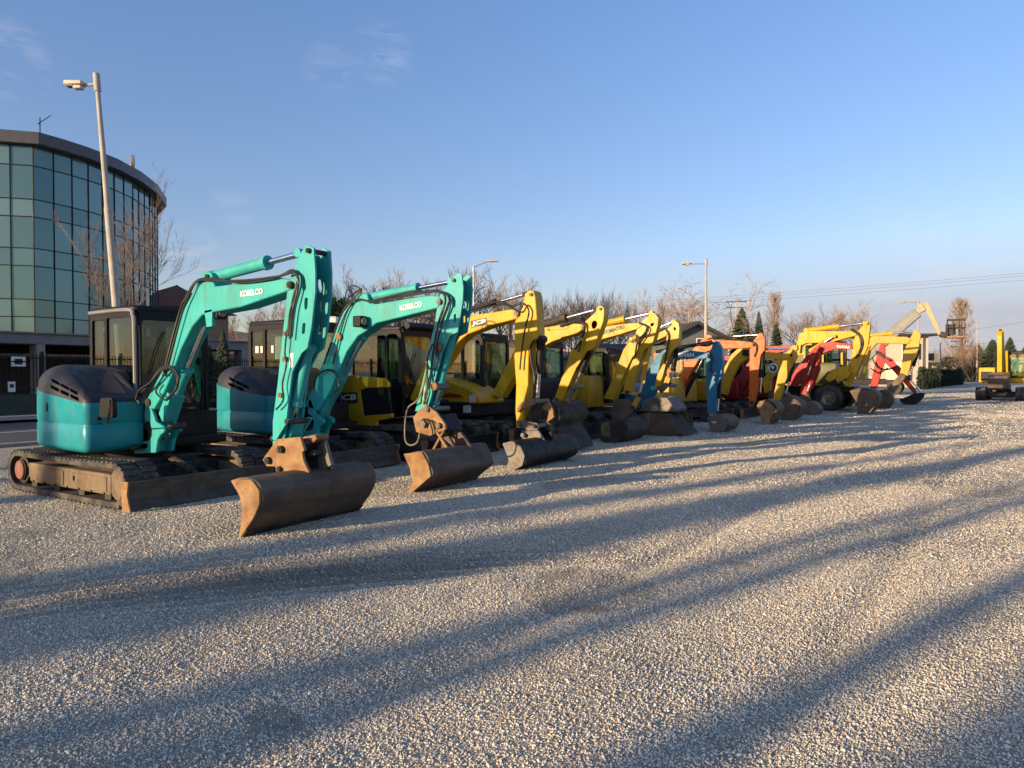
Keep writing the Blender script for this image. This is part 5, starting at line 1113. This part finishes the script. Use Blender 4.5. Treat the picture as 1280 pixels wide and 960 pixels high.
house('low grey brown house behind the yellow arms', 790, 76, 14, 8, 3.0, 1.6, mk('brown_wall', (.22, .18, .14), None, .85), DARKR, .1, [(-4, 1, 1.4, 1.2), (0, 1, 1.4, 1.2), (4, 1, 1.4, 1.2)])
house('low pale house at the road end between the poles', 1206, 150, 18, 8, 3.0, 1.2, WALLC, DARKR, .1, [(-5, 1, 1.4, 1.2), (0, 1, 1.4, 1.2), (5, 1, 1.4, 1.2)])
# ---- van behind
def van(label, px, d, col, rz, s=1.0, roofbox=False, name='van'):
    t = thing(name, label, 'van', at(px, d), rz); t.scale = (s, s, s)
    G().prism(round_poly([(-2.4, .4), (2.4, .4), (2.45, 1.0), (1.75, 1.2), (1.15, 2.1), (-2.35, 2.2)], .1), -.95, .95).build('body', col, t, .04)
    for sy in (-1, 1):
        G().prism(round_poly([(1.6, 1.22), (1.08, 1.95), (.4, 1.95), (.4, 1.22)], .04), sy*.955-.006, sy*.955+.006).prism(round_poly([(.25, 1.22), (.25, 1.95), (-2.1, 1.95), (-2.1, 1.22)], .04), sy*.955-.006, sy*.955+.006).build('side_window', WIN, t)
        for x in (-1.5, 1.5):
            w = G().cyl((x, sy*.8, .34), (x, sy*.99, .34), .34, n=20).build('wheel', TYRE, t, .03); G().cyl((x, sy*.985, .34), (x, sy*1.0, .34), .2, n=16).build('rim', GREYT, w)
    G().box(2.2, 2.5, -.7, -.4, .75, .9).build('headlight', GREYT, t, .02); G().box(2.2, 2.5, .4, .7, .75, .9).build('headlight', GREYT, t, .02)
    if roofbox: G().box(-2.2, -.2, -.7, .7, 2.2, 2.75).build('roof_box', WHITE, t, .05)
    return t
van('tall white van with roof box beside the yellow green shrub', 415, 28, WHITE, R(123), 1.3, True); van('dark parked car seen between the teal excavators', 322, 36, mk('car_dark', (.03, .03, .035), None, .25, 0, 2, coat=.5), R(80), .75, name='parked_car'); van('pale parked car under the first teal boom', 340, 40, WHITE, R(95), .72, name='parked_car')

# ---- cherry picker
cp = Mach('boom_lift', 'pale yellow truck mounted boom lift with raised jib and rusty basket beyond the row', 0, 58, cat='boom lift', group=None); M = cp
M.x = onY(1085, 465, 58)[0]; cp.root.location = (M.x, 58, 0)
G().box(-2.8, 2.2, -1.1, 1.1, .7, 1.1).build('chassis', BLACK, M.root, .05); G().box(1.2, 2.8, -1.1, 1.1, .9, 2.4).build('truck_cab', WALLC, M.root, .15)
for x in (-1.9, 1.8):
    for sy in (-1, 1): w = G().cyl((x, sy*.85, .5), (x, sy*1.15, .5), .5, n=24).build('wheel', TYRE, M.root, .05); G().cyl((x, sy*1.14, .5), (x, sy*1.17, .5), .28, n=18).build('rim', STEEL, w)
G().cyl((-.8, 0, 1.1), (-.8, 0, 2.2), .5).build('turret', YEL3, M.root, .03)
PICK = mk('cream_steel', (.40, .32, .19), (.33, .26, .16), .6, 0, 2, DUST, .4); PICKG = mk('grey_boom_steel', (.20, .20, .19), (.15, .15, .145), .55, 0, 2)
A = Vector((-.8, 0, 2.2)); B = M.p3(1147, 390.5, 58); E = M.p3(1150, 388, 58); Kn = M.p3(1157, 379, 58); J = M.p3(1175, 418, 58)
def beam(a, b, w0, w1, name, mat):
    d = (b-a); L = d.length; q = d.to_track_quat('X', 'Z').to_matrix().to_4x4(); T4 = Matrix.Translation(a) @ q
    g = G(); g.loft([[(0, -w0, -w0*1.1), (0, w0, -w0*1.1), (0, w0, w0*1.1), (0, -w0, w0*1.1)], [(L, -w1, -w1*1.1), (L, w1, -w1*1.1), (L, w1, w1*1.1), (L, -w1, w1*1.1)]])
    bmesh.ops.transform(g.bm, matrix=T4, verts=g.bm.verts); return g.build(name, mat, M.root, .02)
beam(A, B, .40, .30, 'boom', PICKG); beam(B, Kn, .16, .16, 'boom_section', PICK); beam(E-Vector((.05, 0, -.1)), E+Vector((.25, 0, .25)), .26, .26, 'boom_collar', PICK); beam(Kn, J, .17, .12, 'jib', PICK)
bk0 = M.p3(1184, 420, 58); bk1 = M.p3(1206, 420, 58); zb = bk0.z
g = G().box(bk0.x, bk1.x, -.5, .5, zb-.15, zb-.03); bas = g.build('basket', RUSTL, M.root, .02)
g = G()
for x in np.linspace(bk0.x, bk1.x, 4):
    for sy in (-.5, .5): g.cyl((x, sy, zb), (x, sy, zb+1.1), .03, n=6)
for zz in (.55, 1.1):
    for sy in (-.5, .5): g.cyl((bk0.x, sy, zb+zz), (bk1.x, sy, zb+zz), .03, n=6)
    for x in (bk0.x, bk1.x): g.cyl((x, -.5, zb+zz), (x, .5, zb+zz), .03, n=6)
g.box(bk0.x-.1, bk0.x+.5, -.3, .3, zb+.1, zb+.8); g.build('guard_rail', STEEL, bas, 0)
G().cyl(J, Vector((bk0.x+.2, 0, zb)), .2, n=12).build('basket_mount', STEEL, M.root)

# ---- things behind the photographer that throw the long shadows across the yard
SAZ = R(20); sd = Vector((math.sin(SAZ), math.cos(SAZ), 0)); pp = Vector((math.cos(SAZ), -math.sin(SAZ), 0))
def back(s, t): v = pp*s-sd*t; return Vector((v.x, v.y, 0))
cyp = conifer(11, 1.0, 71, CONF, 3.0)
SH = [('c', -.62, 30, 1.3, 1.0), ('c', .8, 31, 1.5, 1.0), ('p', -1.95, 26, .2, 9), ('p', -3.25, 30, .2, 10), ('c', -3.7, 36, .45, .9), ('c', -5.3, 34, 1.15, .95), ('c', -6.45, 32, .75, .8), ('c', -10.9, 30, .95, .62), ('c', -12.9, 33, .7, .66), ('t', 4, 40, 1, 1), ('c', -14.5, 36, .8, .7)]
for i, (k, s, t, a, b) in enumerate(SH):
    nm = ['first', 'second', 'third', 'fourth', 'fifth', 'sixth', 'seventh', 'eighth', 'ninth', 'tenth', 'eleventh', 'twelfth', 'thirteenth', 'fourteenth'][i]
    if k == 'c': plant_tree(cyp, 'cypress_tree', 'dark cypress behind the viewer, %s of the shade row' % nm, back(s, t), i, (a, a, b), 'trees behind the viewer')
    elif k == 't': plant_tree(protos[1], 'bare_tree', 'bare tree behind the viewer, %s of the shade row' % nm, back(s, t), i, (a, a, b), 'trees behind the viewer')
    else:
        tp = thing('lamp_pole', 'plain concrete pole behind the viewer, %s of the shade row' % nm, 'pole', back(s, t)); G().cyl((0, 0, -.1), (0, 0, b), a, a*.7, 12).build('pole', CONCP, tp)

# ------------------------------------------------------------------ light
EL = R(9.5)
w = bpy.data.worlds.new('World'); sc.world = w; w.use_nodes = True; nt = w.node_tree
bg = nt.nodes['Background']; sky = nd(nt, 'ShaderNodeTexSky', sky_type='NISHITA'); sky.sun_disc = False
sky.sun_elevation = EL; sky.sun_rotation = math.pi+SAZ; sky.altitude = 300; sky.air_density = 1.0; sky.dust_density = .9; sky.ozone_density = 1.8
tc = nd(nt, 'ShaderNodeTexCoord'); mp = nd(nt, 'ShaderNodeMapping'); mp.inputs['Scale'].default_value = (2.2, 2.2, 9); nt.links.new(tc.outputs['Generated'], mp.inputs[0])
nz = noise(nt, 5.5, 9, .66, mp.outputs[0], .8); acc = None
nrm = nd(nt, 'ShaderNodeVectorMath', operation='NORMALIZE'); nt.links.new(tc.outputs['Generated'], nrm.inputs[0])
for (cx, cy, rad, amt) in ((478, 66, 2.4, .26), (412, 86, 2.2, .20), (4, 74, 2.8, .35), (292, 258, 1.8, .22), (232, 322, 2.8, .32), (1180, 372, 9, .30)):
    dv = Vector(ray(cx, cy)).normalized(); dt = nd(nt, 'ShaderNodeVectorMath', operation='DOT_PRODUCT'); nt.links.new(nrm.outputs[0], dt.inputs[0]); dt.inputs[1].default_value = dv
    mk_ = ramp(nt, dt.outputs['Value'], math.cos(R(rad)), 1, 0, amt)
    if acc is None: acc = mk_
    else:
        ad = nd(nt, 'ShaderNodeMath', operation='ADD'); nt.links.new(acc, ad.inputs[0]); nt.links.new(mk_, ad.inputs[1]); acc = ad.outputs[0]
mm = nd(nt, 'ShaderNodeMath', operation='MULTIPLY'); nt.links.new(ramp(nt, nz, .46, .72), mm.inputs[0]); nt.links.new(acc, mm.inputs[1]); cl = mm.outputs[0]
tint = nd(nt, 'ShaderNodeMix', data_type='RGBA', blend_type='MULTIPLY'); tint.inputs[0].default_value = 1; sx = nd(nt, 'ShaderNodeSeparateXYZ'); nt.links.new(tc.outputs['Generated'], sx.inputs[0])
tcol = mixc(nt, ramp(nt, sx.outputs[2], .03, .55), (1.0, .86, .97), (1.08, 1.21, 1.52)); nt.links.new(tcol, tint.inputs[7]); nt.links.new(sky.outputs[0], tint.inputs[6])
dv = Vector(ray(1300, 430)).normalized(); dt = nd(nt, 'ShaderNodeVectorMath', operation='DOT_PRODUCT'); nt.links.new(nrm.outputs[0], dt.inputs[0]); dt.inputs[1].default_value = dv
b1_ = ramp(nt, dt.outputs['Value'], math.cos(R(42)), math.cos(R(6)), 0, 1); b2_ = ramp(nt, sx.outputs[2], .17, .07, 0, .82)
bm_ = nd(nt, 'ShaderNodeMath', operation='MULTIPLY'); nt.links.new(b1_, bm_.inputs[0]); nt.links.new(b2_, bm_.inputs[1])
hz_ = mixc(nt, bm_.outputs[0], tint.outputs[2], (2.35, 2.4, 2.95))
col = mixc(nt, cl, hz_, (4.2, 3.9, 4.2)); nt.links.new(col, bg.inputs[0]); bg.inputs[1].default_value = .116
sun = bpy.data.lights.new('sun', 'SUN'); sun.energy = 4.6; sun.angle = R(.55); sun.color = (1, .73, .43)
so = bpy.data.objects.new('sun', sun); COL.objects.link(so)
dirv = Vector((sd.x*math.cos(EL), sd.y*math.cos(EL), -math.sin(EL))); so.rotation_euler = dirv.to_track_quat('-Z', 'Y').to_euler()
sc.view_settings.view_transform = 'Standard'; sc.view_settings.look = 'None'; sc.view_settings.gamma = 1; sc.view_settings.exposure = 0.78
sc.cycles.use_denoising = True; sc.cycles.max_bounces = 8; sc.cycles.diffuse_bounces = 3; sc.cycles.transparent_max_bounces = 24; sc.cycles.caustics_reflective = False; sc.cycles.caustics_refractive = False
sc.render.film_transparent = False
